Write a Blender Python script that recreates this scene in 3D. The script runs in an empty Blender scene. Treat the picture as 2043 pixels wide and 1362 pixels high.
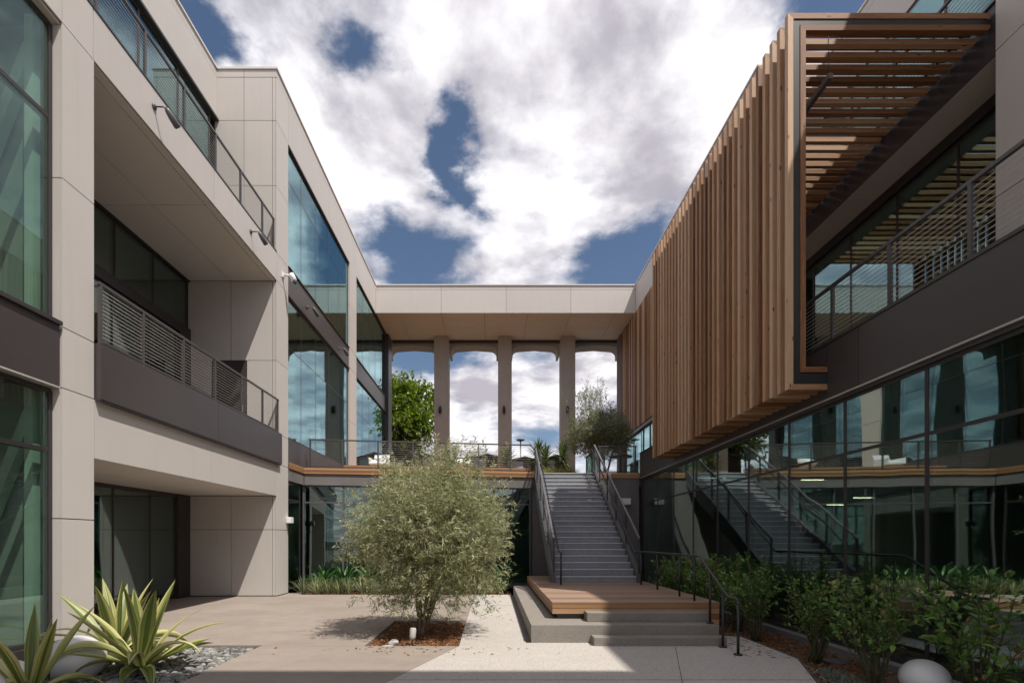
import bpy, bmesh, math, random
import numpy as np
from mathutils import Vector, Matrix
random.seed(7); RNG = np.random.default_rng(7)
S = bpy.context.scene
COL = S.collection

# ------------------------------------------------------------------ camera
cam_d = bpy.data.cameras.new("camera"); cam = bpy.data.objects.new("camera", cam_d); COL.objects.link(cam)
cam_d.sensor_width = 36.0; cam_d.lens = 1000.0/2043.0*36.0
cam_d.shift_x = 0.01884; cam_d.shift_y = 0.19383
cam_d.clip_start = 0.05; cam_d.clip_end = 3000
cam.location = (0, 0, 1.6); cam.rotation_euler = (math.pi/2, 0, 0)
S.camera = cam

# ------------------------------------------------------------------ sky, sun, exposure
SUNV = Vector((-0.392, 0.375, -1.0)).normalized()
w = bpy.data.worlds.new("World"); S.world = w; w.use_nodes = True
nt = w.node_tree; nt.nodes.clear()
def N(tree, typ, **kw):
    n = tree.nodes.new(typ)
    for k, v in kw.items():
        if k in n.inputs: n.inputs[k].default_value = v
        else: setattr(n, k, v)
    return n
def math_node(tree, op, a, b=None, c=None, clamp=False):
    n = tree.nodes.new("ShaderNodeMath"); n.operation = op; n.use_clamp = clamp
    for i, v in enumerate((a, b, c)):
        if v is None: continue
        if isinstance(v, (int, float)): n.inputs[i].default_value = v
        else: tree.links.new(v, n.inputs[i])
    return n.outputs[0]
out = N(nt, "ShaderNodeOutputWorld"); bg = N(nt, "ShaderNodeBackground"); bg.inputs["Strength"].default_value = 0.138
sky = N(nt, "ShaderNodeTexSky"); sky.sky_type = 'NISHITA'; sky.sun_disc = False
sky.sun_elevation = math.radians(62); sky.sun_rotation = math.atan2(0.392, -0.375)
sky.air_density = 1.0; sky.dust_density = 0.6; sky.ozone_density = 1.6; sky.altitude = 20
tc = N(nt, "ShaderNodeTexCoord"); sep = N(nt, "ShaderNodeSeparateXYZ"); nt.links.new(tc.outputs["Generated"], sep.inputs[0])
zc = math_node(nt, 'ADD', math_node(nt, 'MAXIMUM', sep.outputs[2], 0.0), 0.12)
px = math_node(nt, 'DIVIDE', sep.outputs[0], zc); py = math_node(nt, 'DIVIDE', sep.outputs[1], zc)
cmb = N(nt, "ShaderNodeCombineXYZ"); nt.links.new(px, cmb.inputs[0]); nt.links.new(py, cmb.inputs[1])
P = cmb.outputs[0]
def noise(tree, vec, scale, detail=6, rough=0.55, dist=0.0, dim='3D'):
    n = tree.nodes.new("ShaderNodeTexNoise"); n.noise_dimensions = dim
    n.inputs["Scale"].default_value = scale; n.inputs["Detail"].default_value = detail
    n.inputs["Roughness"].default_value = rough; n.inputs["Distortion"].default_value = dist
    if vec is not None: tree.links.new(vec, n.inputs["Vector"])
    return n
n1 = noise(nt, P, 2.1, 10, 0.56, 0.2).outputs[0]
n2 = noise(nt, P, 5.6, 9, 0.6, 0.35).outputs[0]
n3 = noise(nt, P, 2.4, 4, 0.5, 0.3).outputs[0]
# where the cloud banks of the day stand, on the cloud layer (x, y, radius, amount)
BANKS = [(-0.388,1.069,0.203,0.30),(-0.246,1.214,0.156,0.30),(0.087,0.899,0.208,0.26),(0.349,1.035,0.228,0.32),(0.090,1.338,0.164,0.26),(0.250,1.335,0.137,0.20),(-0.354,0.836,0.131,0.10),(0.429,0.918,0.133,0.20),(-0.020,0.849,0.115,0.18),(-0.485,0.832,0.075,-0.30),(-0.222,0.915,0.06,-0.30),(-0.095,1.076,0.056,-0.36),(-0.068,1.171,0.058,-0.32),(-0.229,1.405,0.147,-0.45),(0.377,1.466,0.141,-0.45),(0.531,0.808,0.078,-0.30),(-0.422,0.874,0.06,-0.18),(-0.331,1.973,0.156,-0.34),(-0.161,2.063,0.108,-0.28),(-0.057,2.490,0.242,0.36),(0.211,2.426,0.267,0.30),(0.454,2.195,0.200,0.25),(-0.151,2.855,0.255,0.20),(0.294,3.029,0.229,-0.25),(-0.074,3.235,0.366,0.18),(0.202,1.977,0.059,-0.10)]
wn = noise(nt, P, 3.2, 6, 0.6); wv = N(nt, "ShaderNodeVectorMath"); wv.operation = 'SUBTRACT'; nt.links.new(wn.outputs["Color"], wv.inputs[0]); wv.inputs[1].default_value = (0.5, 0.5, 0.5)
wa = N(nt, "ShaderNodeVectorMath"); wa.operation = 'MULTIPLY_ADD'; nt.links.new(wv.outputs[0], wa.inputs[0]); wa.inputs[1].default_value = (0.42, 0.42, 0.0); nt.links.new(P, wa.inputs[2])
acc = None
for bx_, by_, br_, am in BANKS:
    d = N(nt, "ShaderNodeVectorMath"); d.operation = 'DISTANCE'; nt.links.new(wa.outputs[0], d.inputs[0]); d.inputs[1].default_value = (bx_, by_, 0); am = am*1.75 if am < 0 else am*0.7
    mr = N(nt, "ShaderNodeMapRange"); mr.interpolation_type = 'SMOOTHSTEP'
    nt.links.new(d.outputs["Value"], mr.inputs[0]); mr.inputs[1].default_value = 0; mr.inputs[2].default_value = br_*1.7
    mr.inputs[3].default_value = am; mr.inputs[4].default_value = 0
    acc = mr.outputs[0] if acc is None else math_node(nt, 'ADD', acc, mr.outputs[0])
dens = math_node(nt, 'ADD', math_node(nt, 'ADD', n1, math_node(nt, 'MULTIPLY', n2, 0.36)), acc)
cov = N(nt, "ShaderNodeMapRange"); cov.interpolation_type = 'SMOOTHSTEP'; nt.links.new(dens, cov.inputs[0])
cov.inputs[1].default_value = 0.26; cov.inputs[2].default_value = 0.86
# self shading: broad grey undersides, billows lit from the sun side
offs = N(nt, "ShaderNodeVectorMath"); offs.operation = 'ADD'; nt.links.new(P, offs.inputs[0]); offs.inputs[1].default_value = (0.07, -0.07, 0)
n1b = noise(nt, offs.outputs[0], 2.1, 7, 0.56, 0.2).outputs[0]; n2b = noise(nt, offs.outputs[0], 5.6, 6, 0.6, 0.35).outputs[0]
sd = math_node(nt, 'ADD', math_node(nt, 'MULTIPLY', math_node(nt, 'SUBTRACT', n1, n1b), 1.6), math_node(nt, 'MULTIPLY', math_node(nt, 'SUBTRACT', n2, n2b), 0.30))
shade = math_node(nt, 'ADD', math_node(nt, 'ADD', sd, math_node(nt, 'MULTIPLY', n3, 1.4)), math_node(nt, 'MULTIPLY', n2, 0.16))
sh = N(nt, "ShaderNodeMapRange"); sh.interpolation_type = 'SMOOTHSTEP'; nt.links.new(shade, sh.inputs[0]); sh.inputs[1].default_value = 0.48; sh.inputs[2].default_value = 1.05
ccol = N(nt, "ShaderNodeMixRGB"); nt.links.new(sh.outputs[0], ccol.inputs[0])
ccol.inputs[1].default_value = (1.50, 1.42, 1.58, 1); ccol.inputs[2].default_value = (3.38, 3.30, 3.40, 1)
mx = N(nt, "ShaderNodeMixRGB"); nt.links.new(cov.outputs[0], mx.inputs[0])
hs = N(nt, "ShaderNodeHueSaturation"); hs.inputs["Saturation"].default_value = 1.0; hs.inputs["Value"].default_value = 0.26
nt.links.new(sky.outputs[0], hs.inputs["Color"])
nt.links.new(hs.outputs[0], mx.inputs[1]); nt.links.new(ccol.outputs[0], mx.inputs[2])
nt.links.new(mx.outputs[0], bg.inputs["Color"]); nt.links.new(bg.outputs[0], out.inputs[0])

sun_d = bpy.data.lights.new("sun", 'SUN'); sun_d.energy = 2.0; sun_d.angle = math.radians(0.53); sun_d.color = (1.0, 0.94, 0.86)
sun = bpy.data.objects.new("sun", sun_d); COL.objects.link(sun); sun.location = (20, -15, 40)
sun.rotation_euler = SUNV.to_track_quat('-Z', 'Y').to_euler()

vs = S.view_settings; vs.view_transform = 'Standard'; vs.look = 'None'; vs.gamma = 1.0; vs.use_curve_mapping = False; vs.exposure = 1.40
cy = S.cycles
cy.use_denoising = True
try: cy.denoiser = 'OPENIMAGEDENOISE'
except Exception: pass
cy.max_bounces = 10; cy.diffuse_bounces = 5; cy.glossy_bounces = 4; cy.transmission_bounces = 6; cy.transparent_max_bounces = 24
cy.caustics_reflective = False; cy.caustics_refractive = False; cy.sample_clamp_indirect = 6.0

# ------------------------------------------------------------------ helpers
WL = {}                       # world location of every object made here
def tag(o, label=None, cat=None, group=None, kind=None):
    if label: o["label"] = label
    if cat: o["category"] = cat
    if group: o["group"] = group
    if kind: o["kind"] = kind
    return o
def thing(name, label, cat, loc=(0, 0, 0), group=None):
    o = bpy.data.objects.new(name, None); COL.objects.link(o); o.location = loc; o.empty_display_size = 0.1
    WL[o.name] = Vector(loc); return tag(o, label, cat, group)
def link(name, me, parent, loc, rot=None, scale=None):
    o = bpy.data.objects.new(name, me); COL.objects.link(o)
    loc = Vector(loc)
    if parent is not None:
        o.parent = parent; o.location = loc - WL[parent.name]
    else: o.location = loc
    if rot is not None: o.rotation_euler = rot
    if scale is not None: o.scale = scale
    WL[o.name] = loc; return o
_cache = {}
def box_mesh(dx, dy, dz, mat, bev=0.0):
    key = (round(dx, 4), round(dy, 4), round(dz, 4), mat.name, bev)
    if key in _cache: return _cache[key]
    bm = bmesh.new(); bmesh.ops.create_cube(bm, size=1.0); bmesh.ops.scale(bm, vec=(dx, dy, dz), verts=bm.verts)
    if bev > 0: bmesh.ops.bevel(bm, geom=bm.edges[:], offset=bev, segments=2, affect='EDGES', profile=0.6)
    me = bpy.data.meshes.new("box"); bm.to_mesh(me); bm.free(); me.materials.append(mat); _cache[key] = me; return me
def box(name, parent, mat, x0, x1, y0, y1, z0, z1, bev=0.0):
    x0, x1 = sorted((x0, x1)); y0, y1 = sorted((y0, y1)); z0, z1 = sorted((z0, z1))
    return link(name, box_mesh(x1-x0, y1-y0, z1-z0, mat, bev), parent, ((x0+x1)/2, (y0+y1)/2, (z0+z1)/2))
def seg_box(name, parent, mat, p0, p1, t0, t1, z0, z1, bev=0.0):
    """box along p0->p1 in plan, from t0 to t1 to the left of the line"""
    p0 = Vector(p0); p1 = Vector(p1); d = p1-p0; L = d.length; a = math.atan2(d.y, d.x); n = Vector((-d.y, d.x))/L
    c = (p0+p1)/2+n*(t0+t1)/2
    return link(name, box_mesh(L, abs(t1-t0), z1-z0, mat, bev), parent, (c.x, c.y, (z0+z1)/2), (0, 0, a))
def raw(name, parent, mat, verts, faces, origin=None, smooth=False):
    v = np.asarray(verts, float)
    if origin is None: origin = Vector(((v[:, 0].min()+v[:, 0].max())/2, (v[:, 1].min()+v[:, 1].max())/2, v[:, 2].min()))
    origin = Vector(origin); me = bpy.data.meshes.new(name)
    me.from_pydata((v-np.array(origin)).tolist(), [], faces); me.materials.append(mat)
    if smooth: me.polygons.foreach_set("use_smooth", [True]*len(me.polygons))
    me.update(); return link(name, me, parent, origin)
def prism(name, parent, mat, poly, axis, a, b, bev=0.0):
    """polygon in the two other axes, extruded along axis from a to b"""
    n = len(poly); V = []
    for t in (a, b):
        for (p, q) in poly:
            V.append({'x': (t, p, q), 'y': (p, t, q), 'z': (p, q, t)}[axis])
    F = [list(range(n)), list(range(2*n-1, n-1, -1))]+[[i, i+n, (i+1) % n+n, (i+1) % n] for i in range(n)]
    o = raw(name, parent, mat, V, F)
    bm = bmesh.new(); bm.from_mesh(o.data); bmesh.ops.recalc_face_normals(bm, faces=bm.faces)
    if bev > 0: bmesh.ops.bevel(bm, geom=bm.edges[:], offset=bev, segments=2, affect='EDGES', profile=0.6)
    bm.to_mesh(o.data); bm.free(); return o
def tube_geo(pts, r, seg=6, cap=True):
    pts = [Vector(p) for p in pts]; n = len(pts)
    rs = r if isinstance(r, (list, tuple)) else [r]*n
    V = []; F = []
    prev = None
    for i, p in enumerate(pts):
        if i == 0: d = pts[1]-p
        elif i == n-1: d = p-pts[i-1]
        else: d = (pts[i+1]-p).normalized()+(p-pts[i-1]).normalized()
        d.normalize()
        if prev is None:
            u = d.cross(Vector((0, 0, 1)))
            if u.length < 1e-3: u = d.cross(Vector((1, 0, 0)))
        else: u = prev-d*prev.dot(d)
        u.normalize(); prev = u; v = d.cross(u)
        for k in range(seg):
            a = 2*math.pi*(k+0.5)/seg; V.append(tuple(p+(u*math.cos(a)+v*math.sin(a))*rs[i]))
    for i in range(n-1):
        for k in range(seg):
            k2 = (k+1) % seg; F.append([i*seg+k, i*seg+k2, (i+1)*seg+k2, (i+1)*seg+k])
    if cap: F.append(list(range(seg-1, -1, -1))); F.append([(n-1)*seg+k for k in range(seg)])
    return V, F
def tube(name, parent, mat, pts, r, seg=8, smooth=True):
    V, F = tube_geo(pts, r, seg); return raw(name, parent, mat, V, F, smooth=smooth)
def merge(parts):
    V = []; F = []
    for v, f in parts:
        o = len(V); V += list(v); F += [[i+o for i in q] for q in f]
    return V, F
def lathe(name, parent, mat, prof, base, axis=(0, 0, 1), seg=20, smooth=True):
    ax = Vector(axis).normalized(); q = Vector((0, 0, 1)).rotation_difference(ax); V = []; F = []
    for r, h in prof:
        for k in range(seg):
            a = 2*math.pi*k/seg; V.append(tuple(Vector(base)+q @ Vector((r*math.cos(a), r*math.sin(a), h))))
    for i in range(len(prof)-1):
        for k in range(seg):
            k2 = (k+1) % seg; F.append([i*seg+k, i*seg+k2, (i+1)*seg+k2, (i+1)*seg+k])
    F.append(list(range(seg-1, -1, -1))); F.append([(len(prof)-1)*seg+k for k in range(seg)])
    return raw(name, parent, mat, V, F, smooth=smooth)

# ------------------------------------------------------------------ materials
def newmat(name):
    m = bpy.data.materials.new(name); m.use_nodes = True; t = m.node_tree
    b = t.nodes["Principled BSDF"]; return m, t, b
def ramp(t, fac, stops):
    r = t.nodes.new("ShaderNodeValToRGB"); e = r.color_ramp.elements
    while len(e) < len(stops): e.new(0.5)
    for k, (p, c) in enumerate(stops): e[k].position = p; e[k].color = (*c, 1)
    t.links.new(fac, r.inputs[0]); return r.outputs[0]
def objvec(t, scale=(1, 1, 1)):
    tc = t.nodes.new("ShaderNodeTexCoord"); mp = t.nodes.new("ShaderNodeMapping"); mp.inputs["Scale"].default_value = scale
    t.links.new(tc.outputs["Object"], mp.inputs[0])
    oi = t.nodes.new("ShaderNodeObjectInfo"); ad = t.nodes.new("ShaderNodeVectorMath"); ad.operation = 'MULTIPLY_ADD'
    cb = t.nodes.new("ShaderNodeCombineXYZ")
    for k in range(3): t.links.new(oi.outputs["Random"], cb.inputs[k])
    t.links.new(cb.outputs[0], ad.inputs[0]); ad.inputs[1].default_value = (37, 91, 53); t.links.new(mp.outputs[0], ad.inputs[2])
    return ad.outputs[0], oi.outputs["Random"]
def geovec(t, scale=(1, 1, 1)):
    g = t.nodes.new("ShaderNodeNewGeometry"); mp = t.nodes.new("ShaderNodeMapping"); mp.inputs["Scale"].default_value = scale
    t.links.new(g.outputs["Position"], mp.inputs[0]); return mp.outputs[0]
def bump(t, b, h, strength=0.2, dist=0.01):
    n = t.nodes.new("ShaderNodeBump"); n.inputs["Strength"].default_value = strength; n.inputs["Distance"].default_value = dist
    t.links.new(h, n.inputs["Height"]); t.links.new(n.outputs[0], b.inputs["Normal"])
def mottled(name, c0, c1, scale=1.0, rough=0.5, spec=0.4, metal=0.0, bumps=0.0, stretch=(1, 1, 1), tone=0.05, detail=5):
    m, t, b = newmat(name); v, rnd = objvec(t, stretch)
    n = noise(t, v, scale, detail, 0.6).outputs[0]
    f = math_node(t, 'ADD', n, math_node(t, 'MULTIPLY', math_node(t, 'SUBTRACT', rnd, 0.5), tone*6))
    t.links.new(ramp(t, f, [(0.3, c0), (0.72, c1)]), b.inputs["Base Color"])
    b.inputs["Roughness"].default_value = rough; b.inputs["Metallic"].default_value = metal
    b.inputs["Specular IOR Level"].default_value = spec
    if bumps: bump(t, b, noise(t, v, scale*9, 4).outputs[0], bumps, 0.004)
    return m
M = {}
def panel_mat(name, base, rough):
    """coated metal panel: slight tone from sheet to sheet, faint rain streaks and handling marks"""
    m, t, b = newmat(name); v, rnd = objvec(t, (1, 1, 1)); v2, _ = objvec(t, (5, 5, 0.22))
    f = math_node(t, 'MULTIPLY', math_node(t, 'SUBTRACT', rnd, 0.5), 0.055)
    f = math_node(t, 'ADD', f, math_node(t, 'MULTIPLY', math_node(t, 'SUBTRACT', noise(t, v, 0.9, 5, 0.6).outputs[0], 0.5), 0.10))
    st = N(t, "ShaderNodeMapRange"); t.links.new(noise(t, v2, 1.6, 5, 0.65).outputs[0], st.inputs[0]); st.inputs[1].default_value = 0.52; st.inputs[2].default_value = 0.85; st.inputs[3].default_value = 0; st.inputs[4].default_value = -0.07
    f = math_node(t, 'ADD', math_node(t, 'ADD', f, st.outputs[0]), 1.0)
    mu = t.nodes.new("ShaderNodeVectorMath"); mu.operation = 'SCALE'; mu.inputs[0].default_value = base; t.links.new(f, mu.inputs["Scale"])
    t.links.new(mu.outputs[0], b.inputs["Base Color"]); b.inputs["Roughness"].default_value = rough; b.inputs["Specular IOR Level"].default_value = 0.35
    bump(t, b, noise(t, v, 0.8, 2).outputs[0], 0.12, 0.01); return m
M['panel'] = panel_mat('cladding_panel', (0.53, 0.497, 0.467), 0.5)
M['soffit'] = mottled('soffit_panel', (0.67, 0.63, 0.58), (0.70, 0.66, 0.61), 0.7, 0.55, 0.3)
M['cap'] = mottled('coping_metal', (0.62, 0.58, 0.54), (0.66, 0.62, 0.58), 1, 0.4, 0.5)
M['dark'] = mottled('bronze_metal', (0.040, 0.033, 0.034), (0.052, 0.043, 0.044), 0.5, 0.42, 0.5, tone=0.03)
M['spandrel'] = mottled('bronze_spandrel', (0.048, 0.041, 0.042), (0.062, 0.053, 0.053), 0.5, 0.36, 0.55, tone=0.03)
M['frame'] = mottled('dark_aluminium', (0.030, 0.026, 0.027), (0.040, 0.035, 0.035), 1, 0.4, 0.5)
M['backing'] = mottled('joint_backing', (0.05, 0.045, 0.04), (0.06, 0.055, 0.05), 1, 0.8, 0.2)
M['steel'] = mottled('black_steel', (0.018, 0.017, 0.019), (0.030, 0.028, 0.030), 3, 0.38, 0.5)
M['greysteel'] = mottled('grey_painted_steel', (0.085, 0.083, 0.09), (0.11, 0.108, 0.115), 3, 0.38, 0.5)
M['cable'] = mottled('stainless_cable', (0.36, 0.34, 0.32), (0.44, 0.42, 0.40), 3, 0.35, 0.6, metal=0.0)
M['railgrey'] = mottled('grey_rail_metal', (0.058, 0.053, 0.054), (0.075, 0.069, 0.07), 3, 0.4, 0.5)
M['interior'] = mottled('interior_wall', (0.30, 0.29, 0.275), (0.36, 0.35, 0.335), 0.5, 0.8, 0.2)
M['ceiling'] = mottled('interior_ceiling', (0.30, 0.29, 0.28), (0.36, 0.35, 0.33), 0.5, 0.8, 0.2)
M['white'] = mottled('white_enamel', (0.74, 0.74, 0.75), (0.80, 0.80, 0.81), 2, 0.35, 0.5)
M['pale_bar'] = mottled('pale_bar_mat', (0.62, 0.64, 0.60), (0.72, 0.73, 0.69), 2, 0.6, 0.3)
M['door'] = mottled('door_bronze', (0.05, 0.042, 0.04), (0.06, 0.05, 0.048), 1, 0.5, 0.4)
M['lens'] = mottled('lamp_lens', (0.02, 0.07, 0.045), (0.03, 0.1, 0.06), 2, 0.1, 0.6)

def concrete(name, c0, c1, speck=None, rough=0.85, stain=0.35, grain=220):
    m, t, b = newmat(name); g = geovec(t)
    a = noise(t, g, 0.7, 8, 0.62).outputs[0]; c = noise(t, g, 6.0, 5, 0.7).outputs[0]
    st = noise(t, geovec(t, (1.0, 2.4, 0.6)), 0.7, 7, 0.68, 0.8).outputs[0]
    f = math_node(t, 'ADD', math_node(t, 'MULTIPLY', a, 0.5), math_node(t, 'MULTIPLY', c, 0.25))
    f = math_node(t, 'ADD', f, math_node(t, 'MULTIPLY', st, stain))
    col = ramp(t, f, [(0.36, c0), (0.74, c1)])
    fine = noise(t, g, grain, 2, 0.5).outputs[0]
    if speck:
        v = t.nodes.new("ShaderNodeTexVoronoi"); v.inputs["Scale"].default_value = speck; t.links.new(g, v.inputs["Vector"])
        sx = t.nodes.new("ShaderNodeSeparateColor"); t.links.new(v.outputs["Color"], sx.inputs[0])
        k = ramp(t, sx.outputs[0], [(0.0, (0.66, 0.64, 0.62)), (0.30, (0.95, 0.94, 0.93)), (1.0, (1.12, 1.11, 1.09))])
        mm = t.nodes.new("ShaderNodeMixRGB"); mm.blend_type = 'MULTIPLY'; mm.inputs[0].default_value = 1
        t.links.new(col, mm.inputs[1]); t.links.new(k, mm.inputs[2]); col = mm.outputs[0]; fine = v.outputs["Distance"]
    t.links.new(col, b.inputs["Base Color"]); b.inputs["Roughness"].default_value = rough; b.inputs["Specular IOR Level"].default_value = 0.3
    bump(t, b, fine, 0.35 if speck else 0.15, 0.004)
    return m
M['tan'] = concrete('tan_concrete', (0.222, 0.186, 0.157), (0.335, 0.286, 0.246), stain=0.36)
M['agg'] = concrete('exposed_aggregate', (0.43, 0.402, 0.375), (0.51, 0.48, 0.452), speck=95, stain=0.15)
M['stepconc'] = concrete('step_concrete', (0.20, 0.182, 0.160), (0.30, 0.275, 0.245), speck=150, stain=0.3)
M['greyconc'] = concrete('grey_concrete', (0.125, 0.117, 0.116), (0.19, 0.178, 0.174), stain=0.5)
M['colconc'] = concrete('column_concrete', (0.35, 0.335, 0.315), (0.44, 0.42, 0.40), stain=0.5)
M['archconc'] = concrete('arch_plaster', (0.40, 0.375, 0.345), (0.46, 0.435, 0.40), stain=0.2)
M['soil'] = concrete('soil', (0.10, 0.075, 0.055), (0.16, 0.12, 0.09))
M['ground'] = concrete('asphalt_ground', (0.05, 0.048, 0.046), (0.07, 0.068, 0.065))
M['stairstone'] = mottled('stair_steel', (0.21, 0.21, 0.23), (0.27, 0.27, 0.292), 2.0, 0.5, 0.4, tone=0.05)
M['nosing'] = mottled('stair_nosing', (0.46, 0.46, 0.47), (0.54, 0.54, 0.55), 4.0, 0.45, 0.5, tone=0.03)
M['letter'] = mottled('riser_letters', (0.27, 0.33, 0.39), (0.31, 0.37, 0.43), 4.0, 0.5, 0.4, tone=0.02)

def wood(name, stops, axis='z', gloss=0.55, knots=True):
    """grain runs along the given object axis"""
    m, t, b = newmat(name)
    sc = {'x': (0.35, 7, 7), 'y': (7, 0.35, 7), 'z': (7, 7, 0.35)}[axis]
    v, rnd = objvec(t, sc)
    n = noise(t, v, 4.0, 8, 0.65, 1.2).outputs[0]; n3 = noise(t, v, 26, 3, 0.6).outputs[0]
    f = math_node(t, 'ADD', math_node(t, 'MULTIPLY', n, 0.75), math_node(t, 'MULTIPLY', n3, 0.2))
    f = math_node(t, 'ADD', f, math_node(t, 'MULTIPLY', math_node(t, 'SUBTRACT', rnd, 0.5), 0.72))
    col = ramp(t, f, stops)
    if knots:
        s2 = {'x': (1.0, 3.2, 3.2), 'y': (3.2, 1.0, 3.2), 'z': (3.2, 3.2, 1.0)}[axis]
        v2, _ = objvec(t, s2); vo = t.nodes.new("ShaderNodeTexVoronoi"); vo.inputs["Scale"].default_value = 2.4; t.links.new(v2, vo.inputs["Vector"])
        k = N(t, "ShaderNodeMapRange"); t.links.new(vo.outputs["Distance"], k.inputs[0]); k.inputs[1].default_value = 0.05; k.inputs[2].default_value = 0.13
        mm = t.nodes.new("ShaderNodeMixRGB"); t.links.new(k.outputs[0], mm.inputs[0]); mm.inputs[1].default_value = (*[c*0.42 for c in stops[0][1]], 1)
        t.links.new(col, mm.inputs[2]); col = mm.outputs[0]
    t.links.new(col, b.inputs["Base Color"]); b.inputs["Roughness"].default_value = gloss; b.inputs["Specular IOR Level"].default_value = 0.3
    bump(t, b, n3, 0.15, 0.003); return m
CED = [(0.14, (0.19, 0.085, 0.038)), (0.40, (0.35, 0.185, 0.092)), (0.60, (0.47, 0.275, 0.155)), (0.88, (0.57, 0.39, 0.255))]
M['cedar_z'] = wood('cedar_upright', CED, 'z'); M['cedar_x'] = wood('cedar_cross', CED, 'x')
IPE = [(0.22, (0.24, 0.115, 0.050)), (0.48, (0.35, 0.185, 0.088)), (0.66, (0.41, 0.235, 0.122)), (0.88, (0.47, 0.285, 0.16))]
M['deck_x'] = wood('deck_board', IPE, 'x', 0.5, knots=False); M['deck_y'] = wood('deck_board_side', IPE, 'y', 0.5, knots=False)
PLT = [(0.22, (0.20, 0.125, 0.085)), (0.48, (0.27, 0.178, 0.125)), (0.66, (0.31, 0.21, 0.15)), (0.88, (0.36, 0.25, 0.185))]
M['plat_x'] = wood('platform_board', PLT, 'x', 0.55, knots=False)

def glass(name, tint, refl, base=0.10, wav=0.02, wscale=0.8):
    m = bpy.data.materials.new(name); m.use_nodes = True; t = m.node_tree; t.nodes.clear()
    o = N(t, "ShaderNodeOutputMaterial"); tr = N(t, "ShaderNodeBsdfTransparent"); gl = N(t, "ShaderNodeBsdfGlossy"); mix = N(t, "ShaderNodeMixShader")
    tr.inputs[0].default_value = (*tint, 1); gl.inputs[0].default_value = (*refl, 1); gl.inputs["Roughness"].default_value = 0.0
    fr = N(t, "ShaderNodeLayerWeight"); fr.inputs[0].default_value = 0.5
    fac = math_node(t, 'MULTIPLY_ADD', math_node(t, 'POWER', fr.outputs["Facing"], 4.0), 1.0-base, base, clamp=True)
    v, rnd = objvec(t, (1, 1, 0.45)); n = noise(t, v, wscale, 1.5, 0.4).outputs[0]
    bp = N(t, "ShaderNodeBump"); bp.inputs["Strength"].default_value = 1.0; bp.inputs["Distance"].default_value = wav; t.links.new(n, bp.inputs["Height"])
    t.links.new(bp.outputs[0], gl.inputs["Normal"])
    t.links.new(fac, mix.inputs[0]); t.links.new(tr.outputs[0], mix.inputs[1]); t.links.new(gl.outputs[0], mix.inputs[2]); t.links.new(mix.outputs[0], o.inputs[0])
    return m
M['glass'] = glass('teal_glass', (0.62, 0.76, 0.72), (0.64, 0.90, 0.95), 0.24, 0.005)
M['nearglass'] = glass('clear_green_glass', (0.74, 0.86, 0.80), (0.72, 0.90, 0.88), 0.09, 0.004)
M['mirror'] = glass('mirror_glass', (0.55, 0.66, 0.62), (0.80, 0.93, 0.91), 0.33, 0.0055, 0.9)
M['glass_dim'] = glass('grey_glass', (0.62, 0.74, 0.70), (0.80, 0.92, 0.90), 0.14, 0.008, 0.9)

def leafmat(name, cols, trans=0.35, rough=0.5, spec=0.35, attr='rnd'):
    m, t, b = newmat(name); o = t.nodes["Material Output"]
    at = N(t, "ShaderNodeAttribute"); at.attribute_name = attr
    oi = N(t, "ShaderNodeObjectInfo")
    f = math_node(t, 'ADD', at.outputs["Fac"], math_node(t, 'MULTIPLY', math_node(t, 'SUBTRACT', oi.outputs["Random"], 0.5), 0.25))
    c = ramp(t, f, cols); t.links.new(c, b.inputs["Base Color"]); b.inputs["Roughness"].default_value = rough; b.inputs["Specular IOR Level"].default_value = spec
    tl = N(t, "ShaderNodeBsdfTranslucent"); hs = N(t, "ShaderNodeHueSaturation"); hs.inputs["Value"].default_value = 1.25; hs.inputs["Saturation"].default_value = 1.1
    t.links.new(c, hs.inputs["Color"]); t.links.new(hs.outputs[0], tl.inputs[0])
    mx = N(t, "ShaderNodeMixShader"); mx.inputs[0].default_value = trans
    t.links.new(b.outputs[0], mx.inputs[1]); t.links.new(tl.outputs[0], mx.inputs[2]); t.links.new(mx.outputs[0], o.inputs[0]); return m
M['olive'] = leafmat('willow_leaf', [(0.0, (0.14, 0.16, 0.07)), (0.45, (0.30, 0.32, 0.165)), (0.8, (0.47, 0.475, 0.29)), (1.0, (0.64, 0.63, 0.45))], 0.45)
M['olive2'] = leafmat('olive_leaf', [(0.0, (0.14, 0.165, 0.09)), (0.5, (0.26, 0.285, 0.165)), (1.0, (0.42, 0.43, 0.29))], 0.45)
M['ficus'] = leafmat('ficus_leaf', [(0.0, (0.07, 0.12, 0.014)), (0.5, (0.155, 0.235, 0.024)), (1.0, (0.30, 0.38, 0.05))], 0.35, 0.35, 0.5)
M['shrub'] = leafmat('shrub_leaf', [(0.0, (0.07, 0.15, 0.032)), (0.5, (0.145, 0.265, 0.058)), (0.85, (0.225, 0.345, 0.085)), (0.96, (0.36, 0.34, 0.10)), (1.0, (0.30, 0.16, 0.09))], 0.3, 0.38, 0.5)
M['flax'] = leafmat('flax_leaf', [(0.0, (0.085, 0.115, 0.045)), (0.5, (0.17, 0.21, 0.095)), (1.0, (0.42, 0.42, 0.22))], 0.25, 0.45)
M['yucca'] = leafmat('yucca_leaf', [(0.0, (0.05, 0.085, 0.025)), (0.5, (0.10, 0.145, 0.05)), (1.0, (0.2, 0.24, 0.11))], 0.2, 0.4)
M['broad'] = leafmat('broad_leaf', [(0.0, (0.035, 0.095, 0.025)), (0.6, (0.065, 0.16, 0.045)), (1.0, (0.10, 0.20, 0.07))], 0.3, 0.35, 0.5)
M['grass'] = leafmat('grass_blade', [(0.0, (0.14, 0.17, 0.04)), (0.6, (0.27, 0.28, 0.09)), (1.0, (0.42, 0.40, 0.18))], 0.35)
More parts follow.
